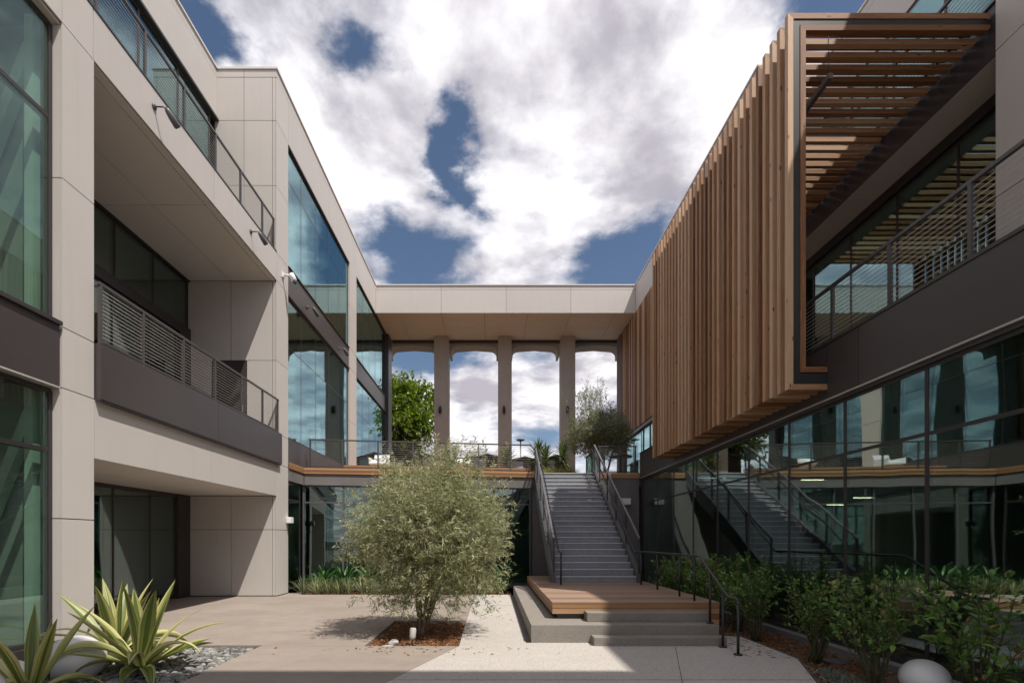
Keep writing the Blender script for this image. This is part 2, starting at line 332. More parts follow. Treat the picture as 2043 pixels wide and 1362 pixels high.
M['silver'] = leafmat('silver_leaf', [(0.0, (0.10, 0.14, 0.11)), (0.6, (0.19, 0.24, 0.20)), (1.0, (0.3, 0.35, 0.29))], 0.2)
M['bark'] = mottled('bark', (0.10, 0.070, 0.045), (0.22, 0.165, 0.115), 14, 0.85, 0.2, stretch=(1, 1, 0.25), bumps=0.5)
M['stem'] = mottled('shrub_stem', (0.045, 0.05, 0.022), (0.10, 0.095, 0.05), 14, 0.7, 0.3)
def chips(name, stops):
    m, t, b = newmat(name); at = N(t, "ShaderNodeAttribute"); at.attribute_name = 'rnd'
    t.links.new(ramp(t, at.outputs["Fac"], stops), b.inputs["Base Color"]); b.inputs["Roughness"].default_value = 0.8; b.inputs["Specular IOR Level"].default_value = 0.25; return m
M['mulch'] = chips('mulch_chips', [(0, (0.085, 0.035, 0.016)), (0.5, (0.19, 0.080, 0.034)), (0.85, (0.28, 0.135, 0.06)), (1, (0.38, 0.23, 0.13))])
M['pebble'] = chips('pebbles', [(0, (0.085, 0.085, 0.085)), (0.5, (0.18, 0.175, 0.165)), (1, (0.33, 0.32, 0.30))])
# ------------------------------------------------------------------ ground and paving (setting)
def struct(o): o["kind"] = "structure"; return o
DECK = 3.95
XL, XR = -6.16, 5.17          # courtyard faces of the two wings
ROOF = 15.05
struct(raw('ground', None, M['ground'], [(-400, -300, -0.30), (400, -300, -0.30), (400, 800, -0.30), (-400, 800, -0.30)], [[0, 1, 2, 3]], origin=(0, 0, -0.30)))
pav = struct(prism('courtyard_paving', None, M['tan'], [(-3.51, 7.59), (-1.945, 7.59), (-1.945, 9.98), (-0.532, 9.98), (-0.532, 14.75), (-5.72, 14.75), (-5.72, 15.2), (-6.2, 15.2), (-6.2, 14.3), (-8.8, 14.3), (-8.8, 7.64), (-3.51, 7.64)], 'z', -0.25, 0.0))
struct(prism('courtyard_paving', None, M['tan'], [(-3.51, -0.75), (-0.513, 7.583), (-3.51, 7.583)], 'z', -0.25, 0.0))
path = struct(prism('garden_path', None, M['agg'], [(-4.3, -3.0), (-0.508, 7.583), (-0.524, 9.98), (-0.524, 14.75), (0.52, 14.75), (0.52, 7.83), (3.53, 7.83), (3.55, 8.40), (3.90, 8.40), (4.12, 8.33), (4.12, 6.78), (3.63, 5.61), (0.02, -3.0)], 'z', -0.25, 0.0))
# a scored joint runs across the path in front of the steps: metal edging along the beds
def edging(p0, p1): o = seg_box('path_edging', path, M['greysteel'], p0, p1, -0.008, 0.0, -0.2, 0.012); return o
for p0, p1 in (((2.74, 7.52), (1.35, 3.2)), ((-0.5, 12.3), (0.5, 12.3)), ((-1.18, 5.75), (3.65, 5.75))): seg_box('saw_cut', path, M['backing'], p0, p1, -.004, .004, -.1, .0015)
for p0, p1 in (((-8.6, 11.0), (-1.0, 11.0)), ((-3.51, 7.66), (-3.51, 14.7)), ((-3.5, 5.75), (-1.19, 5.75))): seg_box('saw_cut', pav, M['backing'], p0, p1, -.0035, .0035, -.1, .0015) if False else None
edging((4.128, 6.78), (4.128, 8.33)); edging((3.637, 5.61), (4.128, 6.775)); edging((0.03, -3.0), (3.637, 5.605))
struct(box('slot_drain', path, M['greyconc'], 0.525, 0.597, 7.9, 14.6, -0.2, 0.003))

def chip_field(name, parent_label, region, z, n, mat, lo, hi, flat, kind='chip', inside=None):
    """loose pieces over a bed: many small solids in one mesh"""
    x0, x1, y0, y1 = region
    pts = RNG.random((n, 2))*[x1-x0, y1-y0]+[x0, y0]
    if inside is not None: pts = pts[[inside(a, b) for a, b in pts]]
    n = len(pts)
    if kind == 'pebble':
        bm = bmesh.new(); bmesh.ops.create_icosphere(bm, subdivisions=2, radius=1.0); bm.verts.index_update()
        bv = np.array([v.co for v in bm.verts]); bf = np.array([[v.index for v in f.verts] for f in bm.faces]); bm.free()
    else:
        bv = np.array([(-1, -.35, -.2), (1, -.45, -.2), (1, .35, -.2), (-1, .4, -.2), (-.8, -.3, .2), (.9, -.35, .25), (.8, .3, .2), (-.9, .35, .15)], float)
        bf = np.array([(0, 3, 2, 1), (4, 5, 6, 7), (0, 1, 5, 4), (1, 2, 6, 5), (2, 3, 7, 6), (3, 0, 4, 7)])
    s = lo+(hi-lo)*RNG.random(n)**1.5; a = RNG.random(n)*6.283; ti = (RNG.random(n)-.5)*(0.5 if kind == 'pebble' else 0.9)
    sx = s*(0.85+0.4*RNG.random(n)); sy = s*(0.7+0.4*RNG.random(n)); sz = s*flat*(0.8+.5*RNG.random(n))
    v = bv[None]*np.stack([sx, sy, sz], 1)[:, None, :]
    if kind == 'pebble': v = v*(1+0.13*np.sin(3.1*bv[None, :, :1]*2+a[:, None, None])*bv[None, :, 1:2])
    ct, st = np.cos(ti)[:, None], np.sin(ti)[:, None]
    vx, vz = v[..., 0]*ct-v[..., 2]*st, v[..., 0]*st+v[..., 2]*ct
    ca, sa = np.cos(a)[:, None], np.sin(a)[:, None]
    X = vx*ca-v[..., 1]*sa+pts[:, :1]; Y = vx*sa+v[..., 1]*ca+pts[:, 1:]; Z = vz+z+(sz*0.55+RNG.random(n)*s*0.35)[:, None]
    V = np.stack([X, Y, Z], -1).reshape(-1, 3); F = (bf[None]+(np.arange(n)*len(bv))[:, None, None]).reshape(-1, bf.shape[1])
    o = big(name, None, mat, V, F, np.repeat(RNG.random(n), len(bf)), smooth=(kind == 'pebble'))
    return o
def big(name, parent, mat, V, F, rnd=None, smooth=False, origin=None):
    V = np.asarray(V, float); F = np.asarray(F)
    if origin is None: origin = ((V[:, 0].min()+V[:, 0].max())/2, (V[:, 1].min()+V[:, 1].max())/2, V[:, 2].min())
    me = bpy.data.meshes.new(name); k = F.shape[1]
    me.vertices.add(len(V)); me.vertices.foreach_set("co", (V-np.array(origin)).astype(np.float32).ravel())
    me.loops.add(F.size); me.loops.foreach_set("vertex_index", F.astype(np.int32).ravel())
    me.polygons.add(len(F)); me.polygons.foreach_set("loop_start", (np.arange(len(F))*k).astype(np.int32))
    if rnd is not None:
        at = me.attributes.new("rnd", 'FLOAT', 'FACE'); at.data.foreach_set("value", np.asarray(rnd, np.float32))
    if smooth: me.polygons.foreach_set("use_smooth", np.ones(len(F), bool))
    me.update(calc_edges=True); me.validate(); me.materials.append(mat)
    return link(name, me, parent, origin)

for nm, reg in (('planting_soil', (-1.945, -0.53, 7.585, 9.98)), ('planting_soil', (-6.2, -3.51, -3, 7.64)), ('planting_soil', (0.0, 5.2, -3, 17.3)), ('planting_soil', (-6.2, 1.4, 14.75, 17.4))):
    struct(box(nm, None, M['soil'], reg[0], reg[1], reg[2], reg[3], -0.28, -0.055))
def in_right(a, b):
    if b > 8.38: return a > 3.92
    if b > 6.78: return a > 4.15
    return a > 4.15-0.42*(6.78-b)+0.03
tag(chip_field('bark_mulch', '', (-1.92, -0.55, 7.61, 9.96), -0.05, 5200, M['mulch'], .012, .034, .5), 'reddish bark mulch in the square bed under the tree', 'mulch', kind='stuff')
tag(chip_field('bark_mulch', '', (2.8, 4.98, 4.3, 12.4), -0.05, 12000, M['mulch'], .012, .036, .5, inside=in_right), 'reddish bark mulch in the long bed under the shrubs', 'mulch', kind='stuff')
tag(chip_field('bark_mulch', '', (-5.7, .55, 14.78, 16.2), -0.05, 4500, M['mulch'], .015, .04, .5), 'bark mulch in the bed below the deck windows', 'mulch', kind='stuff')
tag(chip_field('river_pebbles', '', (-6.12, -3.54, 4.2, 7.62), -0.055, 4600, M['pebble'], .02, .044, .55, 'pebble'), 'smooth grey river pebbles filling the corner bed', 'pebbles', kind='stuff')

def litter(label, n, pick):
    V = []; F = []; R_ = []
    for k in range(n):
        x, y = pick(); a = random.uniform(0, 6.28); l = random.uniform(.02, .045); w_ = l*random.uniform(.18, .4); c_, s_ = math.cos(a), math.sin(a); o = len(V)
        for (u, v, z) in ((-l, 0, .004), (0, w_, .010), (l, 0, .006), (0, -w_, .003)): V.append((x+u*c_-v*s_, y+u*s_+v*c_, z+.001))
        F.append([o, o+1, o+2, o+3]); R_.append(random.random())
    tag(big('fallen_leaves', None, M['mulch'], V, F, R_), label, 'leaves', kind='stuff')
litter('scattered dry leaves and chips on paving round the tree bed', 150, lambda: (random.gauss(-1.2, 1.0), random.choice([7.5-abs(random.gauss(0, .25)), 10.05+abs(random.gauss(0, .5))])))
litter('scattered dry leaves on the path beside the shrub bed', 90, lambda: (4.05-abs(random.gauss(0, .35)), random.uniform(6.8, 8.3)))
# ------------------------------------------------------------------ cladding helpers
G = 0.007
def panx(p, x, y0, y1, z0, z1, n=1, mat=None, name='cladding_panel', t=0.03):
    return box(name, p, mat or M['panel'], x, x-n*t, y0+G, y1-G, z0+G, z1-G)
def pany(p, y, x0, x1, z0, z1, mat=None, name='cladding_panel', t=0.03):
    return box(name, p, mat or M['panel'], x0+G, x1-G, y, y+t, z0+G, z1-G)
def panz(p, z, x0, x1, y0, y1, mat=None, name='soffit_panel', t=0.03):
    return box(name, p, mat or M['soffit'], x0+G, x1-G, y0+G, y1-G, z, z+t)
def cuts(*a): return list(zip(a[:-1], a[1:]))
def glaze_x(p, x, n, ys, zs, mat, mw=0.05, md=0.09, top=0.06, thin=False):
    """curtain wall in a plane of constant x, facing n"""
    for (y0, y1) in cuts(*ys):
        for (z0, z1) in cuts(*zs):
            box('glass_pane', p, mat, x-0.01, x+0.01, y0+0.004, y1-0.004, z0+0.004, z1-0.004)
    for i, y in enumerate(ys):
        w_ = mw if (i in (0, len(ys)-1) or not thin) else 0.014
        box('mullion', p, M['frame'], x+n*(0.02 if not thin or i in (0, len(ys)-1) else 0.012), x-n*md, y-w_/2, y+w_/2, zs[0], zs[-1])
    for i, z in enumerate(zs):
        w_ = mw if (i in (0, len(zs)-1) or not thin) else 0.016
        box('transom', p, M['frame'], x+n*(0.016 if not thin or i in (0, len(zs)-1) else 0.0118), x-n*(md-0.004), ys[0], ys[-1], z-w_/2, z+w_/2)

# ------------------------------------------------------------------ west wing (pale panels, recessed balconies)
LW = thing('office_wing', 'pale panel-clad office wing with recessed balconies and bronze band', 'building', (XL, 11, 0))
c = M['backing']
# concealed structure: slabs, back wall, cross walls
box('floor_slab', LW, M['ceiling'], -14, XL-.08, -3, 30, 3.86, 4.28)
box('floor_slab', LW, M['ceiling'], -14, XL-.08, -3, 30, 9.06, 9.70)
box('roof_slab', LW, M['ceiling'], -14, -8.00, -3, 14.3, 14.2, 14.95)
box('roof_slab', LW, M['ceiling'], -14, XL-.06, 14.4, 30, 14.2, 14.95)
box('back_wall', LW, M['interior'], -14.3, -14, -3, 30, -.05, 14.95)
box('cross_wall', LW, c, -14, XL-.05, 14.33, 15.06, -.05, 14.95)
box('cross_wall', LW, M['colconc'], -14, XL-.16, 7.24, 7.70, -.05, 9.02)
box('cross_wall', LW, M['interior'], -14, XL-.2, 29.6, 30, 3.9, 14.9)
box('beam_core', LW, c, -8.6, XL-.045, 7.72, 14.34, 2.91, 3.86)
box('beam_core', LW, c, -6.9, XL-.045, -3, 14.34, 9.03, 9.79)
box('beam_core', LW, c, -8.4, -7.98, -3, 14.34, 13.6, 14.95)
box('beam_core', LW, c, -6.9, XL-.045, 15.0, 27, 13.5, 14.95)
# near pier
zj = (0.02, 1.91, 3.78, 4.65, 6.78, 9.0)
for z0, z1 in cuts(*zj):
    panx(LW, XL, 7.17, 7.75, z0, z1); pany(LW, 7.17, XL-.16, XL-.031, z0, z1)
    pany(LW, 7.70, XL-2.4, XL-.031, z0, z1) if False else None
box('pier_core', LW, c, XL-.16, XL-.035, 7.205, 7.72, 0, 9.0)
# near pier return towards the balcony recess
for z0, z1 in ((0.02, 2.86), (4.3, 8.98)):
    box('cladding_panel', LW, M['panel'], -8.68, XL-.032, 7.71, 7.74, z0, z1)
# upper fascia strip
for y0, y1 in cuts(-3, 2.6, 7.17, 7.73, 11.1, 14.29): panx(LW, XL, y0, y1, 9.0, 9.80)
box('coping', LW, M['dark'], XL-.30, XL+.012, -3, 14.28, 9.803, 9.83)
# far pier + end walls
zf = (0.02, 1.90, 3.78, 4.65, 6.72, 9.0, 9.80, 11.70, 13.55, 14.78)
for z0, z1 in cuts(*zf): panx(LW, XL, 14.29, 15.10, z0, z1)
for a, b in ((-8.69, -7.46), (-7.46, XL-.12), (XL-.12, XL-.031)):
    for z0, z1 in ((0.02, 1.90), (1.90, 2.86)): pany(LW, 14.29, a, b, z0, z1)
    for z0, z1 in ((4.30, 6.72), (6.72, 8.98)):
        if a < -8 and z0 < 5: pany(LW, 14.29, -8.69, -8.02, z0, z1)
        elif z0 < 5 and a < -7: pany(LW, 14.29, -7.01, b, z0, z1)
        else: pany(LW, 14.29, a, b, z0, z1)
for a, b in ((-7.93, -7.09), (-7.09, XL-.12), (XL-.12, XL-.031)):
    for z0, z1 in cuts(9.7, 11.70, 13.55, 14.78): pany(LW, 14.29, a, b, z0, z1)
for a, b in ((-7.93, -7.09), (-7.09, XL+.0)): pany(LW, 14.287, a, b, 14.78, 15.0)
pany(LW, 14.29, XL-.12, XL-.031, 3.0, 3.8)
dr = box('door', LW, M['door'], -8.0, -7.03, 14.30, 14.345, 4.30, 6.78)
box('handle', dr, M['cable'], -7.16, -7.13, 14.26, 14.30, 5.25, 5.45)
# white beam over the ground floor recess, bronze balcony band
for y0, y1 in cuts(7.75, 10.97, 14.29): panx(LW, XL, y0, y1, 2.86, 3.78)
for y0, y1 in cuts(7.76, 11.08, 14.44): box('spandrel', LW, M['spandrel'], XL-.06, XL+.095, y0+.004, y1-.004, 3.785, 4.65)
box('band_trim', LW, M['dark'], XL-.06, XL+.085, 7.76, 14.42, 3.755, 3.783)
# soffits
for a, b in ((-8.69, -7.49), (-7.49, -6.34), (-6.34, XL-.031)):
    for y0, y1 in cuts(7.75, 11.05, 14.285): panz(LW, 8.98, a, b, y0, y1)
    for y0, y1 in cuts(7.75, 11.05, 14.285): panz(LW, 2.87, a, b, y0, y1)
# recessed glazing, ground floor and balcony floor
glaze_x(LW, -8.69, 1, (7.76, 8.95, 10.2, 11.46, 12.70, 13.72), (0.05, 2.80), M['glass_dim'])
box('door_jamb', LW, M['frame'], -8.72, -8.62, 13.74, 14.285, 0, 2.865); box('header', LW, M['frame'], -8.76, -8.64, 7.76, 14.285, 2.80, 2.868)
glaze_x(LW, -8.69, 1, (7.76, 9.0, 10.25, 11.5, 12.8, 14.2), (7.62, 8.90), M['glass_dim'])
glaze_x(LW, -8.69, 1, (7.76, 9.0, 10.2, 11.42, 12.65, 13.75), (4.36, 7.30), M['glass_dim'])
box('beam', LW, M['frame'], -8.78, -8.60, 7.76, 14.285, 7.34, 7.585); box('header', LW, M['frame'], -8.76, -8.62, 7.76, 14.285, 8.935, 8.978)
box('door_jamb', LW, M['frame'], -8.74, -8.6, 13.8, 14.285, 4.29, 7.335)
box('balcony_floor', LW, M['greyconc'], -8.7, XL-.07, 7.75, 14.28, 4.285, 4.31)
# near glazed bay with concrete wall inside; pale bars stand for sunlight on it
glaze_x(LW, XL-.15, 1, (-3, -1.4, .0, 1.4, 2.8, 4.2, 5.75, 7.13), (0.17, 2.88, 3.72), M['nearglass'], 0.06)
glaze_x(LW, XL-.15, 1, (-3, -1.4, .0, 1.4, 2.8, 4.2, 5.75, 7.13), (4.74, 7.60, 8.93), M['nearglass'], 0.06)
box('sill', LW, M['frame'], XL-.2, XL+.03, -3, 7.15, 4.655, 4.71); box('header', LW, M['panel'], XL-.3, XL-.032, -3, 7.16, 8.965, 8.997)
box('base_curb', LW, M['frame'], XL-.2, XL-.06, -3, 7.165, -.06, 0.14)
for y0, y1 in cuts(-3, 2.9, 7.15): box('spandrel', LW, M['spandrel'], XL-.2, XL-.012, y0+.004, y1-.004, 3.79, 4.65)
box('band_trim', LW, M['cable'], XL-.16, XL-.008, -3, 7.15, 3.762, 3.785)
for zb, zt in ((0.02, 3.8), (4.3, 9.0)):
    box('pale_bar', LW, M['pale_bar'], -6.60, -6.48, 7.06, 7.20, zb, zt)  # wall edge, drawn as a pale upright strip
    V, F = tube_geo([(-6.55-.36*(zt-zb), 7.13, zb), (-6.55, 7.13, zt-.4)], 0.10, 4); raw('pale_bar', LW, M['pale_bar'], V, F)  # diagonal sun patch on the wall, put in as a pale bar
# third floor set back: windows, wall above
glaze_x(LW, -7.93, 1, (-3, -1.4, 0, 1.4, 2.8, 4.2, 5.6, 7.0, 8.4, 9.8, 11.2, 12.6, 14.0), (9.78, 10.9, 13.48), M['glass'], 0.06)
box('header', LW, M['frame'], -7.96, -7.80, -3, 14.28, 13.52, 13.58)
for y0, y1 in cuts(-3, 2.2, 6.9, 11.0, 14.29): panx(LW, -7.86, y0, y1, 13.585, 14.78); panx(LW, -7.863, y0, y1, 14.78, 15.0)
box('coping', LW, M['cap'], -8.4, -7.83, -3, 14.28, 15.003, 15.06)
# far glazed bays, piers and roof fascia
yb1 = (15.12, 16.25, 17.6, 18.95, 20.25, 21.48); yb2 = (22.58, 23.9, 25.2, 26.5, 27.8, 28.9)
for yb in (yb1, yb2):
    glaze_x(LW, XL-.06, 1, yb, (9.88, 12.5, 13.42), M['glass'], 0.05, 0.12, thin=True)
    glaze_x(LW, XL-.06, 1, yb, (4.70, 7.45, 8.92), M['glass'], 0.05, 0.12, thin=True)
    box('spandrel', LW, M['spandrel'], XL-.2, XL-.012, yb[0]-.01, yb[-1]+.01, 8.98, 9.83)
    box('band_trim', LW, M['frame'], XL-.2, XL+.03, yb[0]-.01, yb[-1]+.01, 9.832, 9.86); box('band_trim', LW, M['frame'], XL-.2, XL+.03, yb[0]-.01, yb[-1]+.01, 8.94, 8.976)
    box('header', LW, M['frame'], XL-.2, XL+.02, yb[0]-.01, yb[-1]+.01, 13.45, 13.50)
    box('spandrel', LW, M['spandrel'], XL-.2, XL-.012, yb[0]-.01, yb[-1]+.01, 3.79, 4.66)
for z0, z1 in cuts(3.96, 6.72, 9.0, 9.84, 11.7, 13.48): panx(LW, XL+.03, 21.50, 22.56, z0, z1, t=.12)
box('pier_core', LW, c, XL-.5, XL-.09, 21.5, 22.56, 0, 13.5)
for y0, y1 in cuts(15.10, 18.9, 22.56, 26.42): panx(LW, XL, y0, y1, 13.5, 14.78); 
for y0, y1 in cuts(14.29, 18.9, 22.56, 26.42): panx(LW, XL-.003, y0, y1, 14.78, 15.0)
box('coping', LW, M['cap'], XL-.4, XL+.03, 14.26, 26.40, 15.003, 15.06); box('coping', LW, M['cap'], -8.0, XL-.41, 14.26, 14.5, 15.003, 15.06)
box('corner_post', LW, M['dark'], XL-.1, XL+.14, 28.95, 29.9, 3.96, 13.5)
# lower glass return below the deck corner
glaze_x(LW, XL-.08, 1, (15.12, 16.18), (0.12, 2.84, 3.36), M['glass_dim'])

# ------------------------------------------------------------------ bridge over the columns
BR = thing('roof_bridge', 'pale panelled roof beam bridging the two wings above the columns', 'building', (0.7, 28.2, 13.56))
for x0, x1 in cuts(XL+.0, -2.72, 0.71, 4.12, 7.52):
    pany(BR, 26.42, x0, x1, 13.56, 14.78); pany(BR, 26.423, x0, x1, 14.78, 15.0)
box('coping', BR, M['cap'], XL+.03, 7.5, 26.38, 26.8, 15.003, 15.06)
box('beam_core', BR, c, XL, 7.52, 26.46, 30.0, 13.62, 15.0)
xs = (XL, -4.95, -2.72, -.44, 1.85, 4.12, 6.46, 7.5)
for x0, x1 in cuts(*xs):
    for y0, y1 in cuts(26.43, 27.02, 28.2, 29.35, 29.98): panz(BR, 13.56, x0, x1, y0, y1)
for x_, y_ in ((-4.55, 28.25), (-1.05, 28.25), (2.55, 28.25), (6.05, 28.25)): lathe('downlight', BR, M['white'], [(.05, 0), (.05, .02)], (x_, y_, 13.538), seg=12)
AR = thing('column_arcade', 'tall square concrete columns with a flared arched head beam', 'arcade', (0.7, 30, DECK))
XC = [(-7.15, -6.30), (-3.44, -2.59), (0.32, 1.12), (4.02, 4.85), (7.72, 8.55)]
for a, b in XC: box('column', AR, M['colconc'], a, b, 29.4, 30.3, DECK, 13.55, 0.01)
box('dark_gap', AR, M['dark'], XL+.15, 7.5, 30.0, 30.1, 13.40, 13.56)  # dark strip standing in for the shaded gap behind the soffit
def arch_panel(xa, xb, y0, y1, ztop, zspring, rise, leg):
    """spandrel over one opening with rounded haunches ending in short legs"""
    n = 10; pts = [(xa, ztop), (xa, zspring-leg), (xa+.12, zspring-leg)]
    R = 0.40; h = rise
    for k in range(n+1):
        t = math.pi/2*k/n; pts.append((xa+.12+R*(1-math.cos(t)), zspring+h*math.sin(t)))
    m = (xa+xb)/2; pts.append((m, zspring+h+.07))
    for k in range(n, -1, -1):
        t = math.pi/2*k/n; pts.append((xb-.12-R*(1-math.cos(t)), zspring+h*math.sin(t)))
    pts += [(xb-.12, zspring-leg), (xb, zspring-leg), (xb, ztop)]
    return prism('arch_head', AR, M['archconc'], pts, 'y', y0, y1)
for (a0, a1), (b0, b1) in zip(XC[:-1], XC[1:]): arch_panel(a1-.03, b0+.03, 30.32, 31.3, 13.9, 12.98, 0.34, 0.22)
for i, (a, b) in enumerate(XC[1:4]):
    m = (a+b)/2-.06
    f = thing('column_spotlight', ['small black spotlight on the column beside the leafy green tree', 'small black spotlight on the middle concrete column', 'small black spotlight on the column behind the deck olive tree'][i], 'spotlight', (m, 29.4, 9.25), 'column spotlights')
    box('bracket', f, M['steel'], m-.05, m+.05, 29.36, 29.398, 9.30, 9.46); lathe('lamp_body', f, M['steel'], [(.05, 0), (.09, .08), (.09, .32), (.07, .36)], (m, 29.27, 9.0), seg=12)

# ------------------------------------------------------------------ raised deck and the wall under it
DA, DB = (XL+.02, 16.30), (1.42, 17.30)
DK = thing('raised_deck', 'raised timber deck with concrete edge beam and windows below', 'deck', (-2.4, 17, DECK))
deck_poly = [(XL+.0, 15.2), (XL+.02, 16.42), (1.42, 17.42), (3.62, 17.6), (5.16, 17.6), (7.48, 17.6), (14, 17.6), (14, 50), (-14, 50), (-14, 30), (XL, 30)]
prism('deck_slab', DK, M['greyconc'], [(XL-.1, 15.25), (XL-.1, 16.44), (1.42, 17.44), (5.14, 17.62), (14, 17.62), (14, 44), (-14, 44), (-14, 30.1), (XL-.1, 30.1)], 'z', 3.5, 3.757)
nb = 60
for k in range(nb):
    y0 = 17.7+k*.22
    box('deck_board', DK, M['deck_x'], XL+.02, 7.4, y0, y0+.212, 3.90, DECK)
prism('deck_margin', DK, M['deck_x'], [(XL+.02, 16.36), (1.42, 17.36), (1.42, 17.69), (XL+.02, 17.69)], 'z', 3.90, DECK)
box('deck_margin', DK, M['deck_x'], 3.66, 5.13, 17.54, 17.69, 3.90, DECK)
for z0, z1 in ((3.765, 3.825), (3.829, 3.889), (3.893, 3.953)):
    seg_box('fascia_board', DK, M['deck_x'], DA, DB, 0.0, 0.03, z0, z1)
    box('fascia_board', DK, M['deck_y'], XL-.0, XL+.03, 15.14, 16.295, z0, z1)
    box('fascia_board', DK, M['deck_x'], 3.66, 5.13, 17.50, 17.53, z0, z1)
seg_box('edge_beam', DK, M['greyconc'], (XL+.02, 16.34), (1.36, 17.34), 0.0, 0.3, 3.40, 3.755)
box('edge_beam', DK, M['greyconc'], XL-.28, XL+.0, 15.14, 16.34, 3.40, 3.755)
box('retaining_wall', DK, M['greyconc'], 1.36, 5.12, 17.53, 17.85, -.06, 3.758)
# raised timber kerb behind the railing
for k, (z0, z1) in enumerate(((3.955, 4.05), (4.055, 4.15))):
    seg_box('kerb_board', DK, M['deck_x'], (-5.05, 17.0), (1.35, 17.78), 0, .04, z0, z1)
seg_box('kerb_board', DK, M['deck_x'], (-5.05, 17.04), (1.35, 17.82), 0.003, .35, 4.10, 4.148)
# windows under the deck
gA, gB = Vector((XL-.05, 16.48)), Vector((1.30, 17.45)); gd = (gB-gA)
ng = 6
for k in range(ng):
    p0 = gA+gd*(k/ng); p1 = gA+gd*((k+1)/ng)
    for z0, z1 in ((0.12, 2.84), (2.84, 3.38)):
        e = gd.normalized()*.01
        seg_box('glass_pane', DK, M['glass_dim'], p0+e, p1-e, -.01, .01, z0+.004, z1-.004)
for k in range(ng+1):
    p0 = gA+gd*(k/ng); e = gd.normalized()*.028; seg_box('mullion', DK, M['greysteel'], p0-e, p0+e, -.05, .06, 0.10, 3.40)
for z in (0.10, 2.84, 3.385): seg_box('transom', DK, M['greysteel'], gA, gB, -.046, .056, z-.025, z+.025)
seg_box('base_curb', DK, M['greyconc'], gA, gB, -.06, .1, -.06, .07)
box('room_back_wall', DK, M['interior'], -14, 14, 21.5, 21.7, -.05, 3.5); box('room_floor', DK, M['interior'], -14, 14, 17.9, 21.5, -.06, 0.0)

# ------------------------------------------------------------------ east wing (glass ground floor, bronze band, balcony)
RW = thing('office_wing', 'office wing with mirrored ground-floor glass and long bronze balcony band', 'building', (XR, 11, 0))
box('floor_slab', RW, M['ceiling'], XR+.12, 14, -3, 17.6, 3.80, 4.25)
box('floor_slab', RW, M['ceiling'], 7.80, 14, -3, 17.6, 9.06, 9.70)
box('roof_slab', RW, M['ceiling'], 9.45, 14, -3, 14.2, 14.2, 14.95); box('roof_slab', RW, M['ceiling'], 7.6, 14, 14.3, 30, 14.2, 14.95)
box('back_wall', RW, M['interior'], 14, 14.3, -3, 30, -.05, 14.95)
box('cross_wall', RW, c, 8.45, 14, 14.25, 14.6, 4.25, 14.95)
box('room_back_wall', RW, M['interior'], 10.8, 11, -3, 17.4, 0, 3.8); box('room_floor', RW, M['interior'], XR+.15, 11, -3, 17.4, -.06, .0)
ysr = [-3+.19]+[5.99+1.4*k for k in range(-6, 8)]+[17.15]
glaze_x(RW, XR+.03, -1, [3.19-1.4*3, 3.19-1.4*2, 3.19-1.4, 3.19, 4.59, 5.99, 7.38, 8.77, 10.16, 11.57, 12.97, 14.36, 15.76, 17.15], (0.08, 2.87, 3.66), M['mirror'], 0.045)
box('end_mullion', RW, M['frame'], XR+.0, XR+.15, 17.18, 17.50, 0, 3.7)
box('base_curb', RW, M['greyconc'], XR-.19, XR-.03, -3, 17.4, -.06, 0.045); box('sill', RW, M['frame'], XR-.025, XR+.1, -3, 17.4, -.06, 0.055)
for y0, y1 in cuts(-3, 1.4, 7.04, 7.70, 11.0, 14.25, 17.52): box('spandrel', RW, M['spandrel'], XR-.03, XR+.1, y0+.004, y1-.004, 3.775, 4.60)
box('band_trim', RW, M['cable'], XR-.045, XR+.1, -3, 17.5, 3.742, 3.765); box('header', RW, M['frame'], XR-.02, XR+.12, -3, 17.5, 3.685, 3.74)
box('coping', RW, M['dark'], XR-.045, XR+.16, -3, 17.52, 4.603, 4.645)
box('balcony_floor', RW, M['greyconc'], XR+.17, 8.35, -3, 17.6, 4.255, 4.285)
# balcony glazing, soffit and dark fascia that carries the pergola
glaze_x(RW, 8.37, -1, (7.65, 9.0, 10.36, 11.7, 13.06, 14.2), (4.34, 8.72), M['glass'], 0.04)
box('header', RW, M['frame'], 8.30, 8.44, 7.62, 14.22, 8.76, 8.975)
for y0, y1 in cuts(7.62, 10.9, 14.22): panz(RW, 8.985, 7.68, 8.44, y0, y1)
for y0, y1 in cuts(7.63, 10.9, 14.22): box('fascia', RW, M['dark'], 7.67, 7.80, y0+.004, y1-.004, 8.99, 9.80)
box('coping', RW, M['dark'], 7.64, 7.9, 7.62, 14.2, 9.803, 9.83)
# near pier
box('pier_core', RW, c, 7.66, 14, -3, 7.58, 4.29, 14.95)
for z0, z1 in cuts(4.30, 6.78, 9.0, 11.7, 13.55, 14.78, 15.0):
    for y0, y1 in cuts(-3, 2.0, 5.4, 7.60): panx(RW, 7.62, y0, y1, z0, z1, -1)
for z0, z1 in cuts(9.82, 11.7, 13.55, 15.0): pany(RW, 7.585, 7.66, 9.4, z0, z1, t=.02)
box('coping', RW, M['cap'], 7.59, 8.0, -3, 7.63, 15.003, 15.06)
# set-back third floor
glaze_x(RW, 9.37, -1, (7.65, 9.0, 10.36, 11.7, 13.06, 14.2), (9.84, 13.48), M['glass'], 0.06)
for y0, y1 in cuts(7.62, 10.9, 14.22): panx(RW, 9.33, y0, y1, 13.5, 14.78, -1); panx(RW, 9.333, y0, y1, 14.78, 15.0, -1)
box('coping', RW, M['cap'], 9.30, 9.8, 7.65, 14.2, 15.003, 15.06)
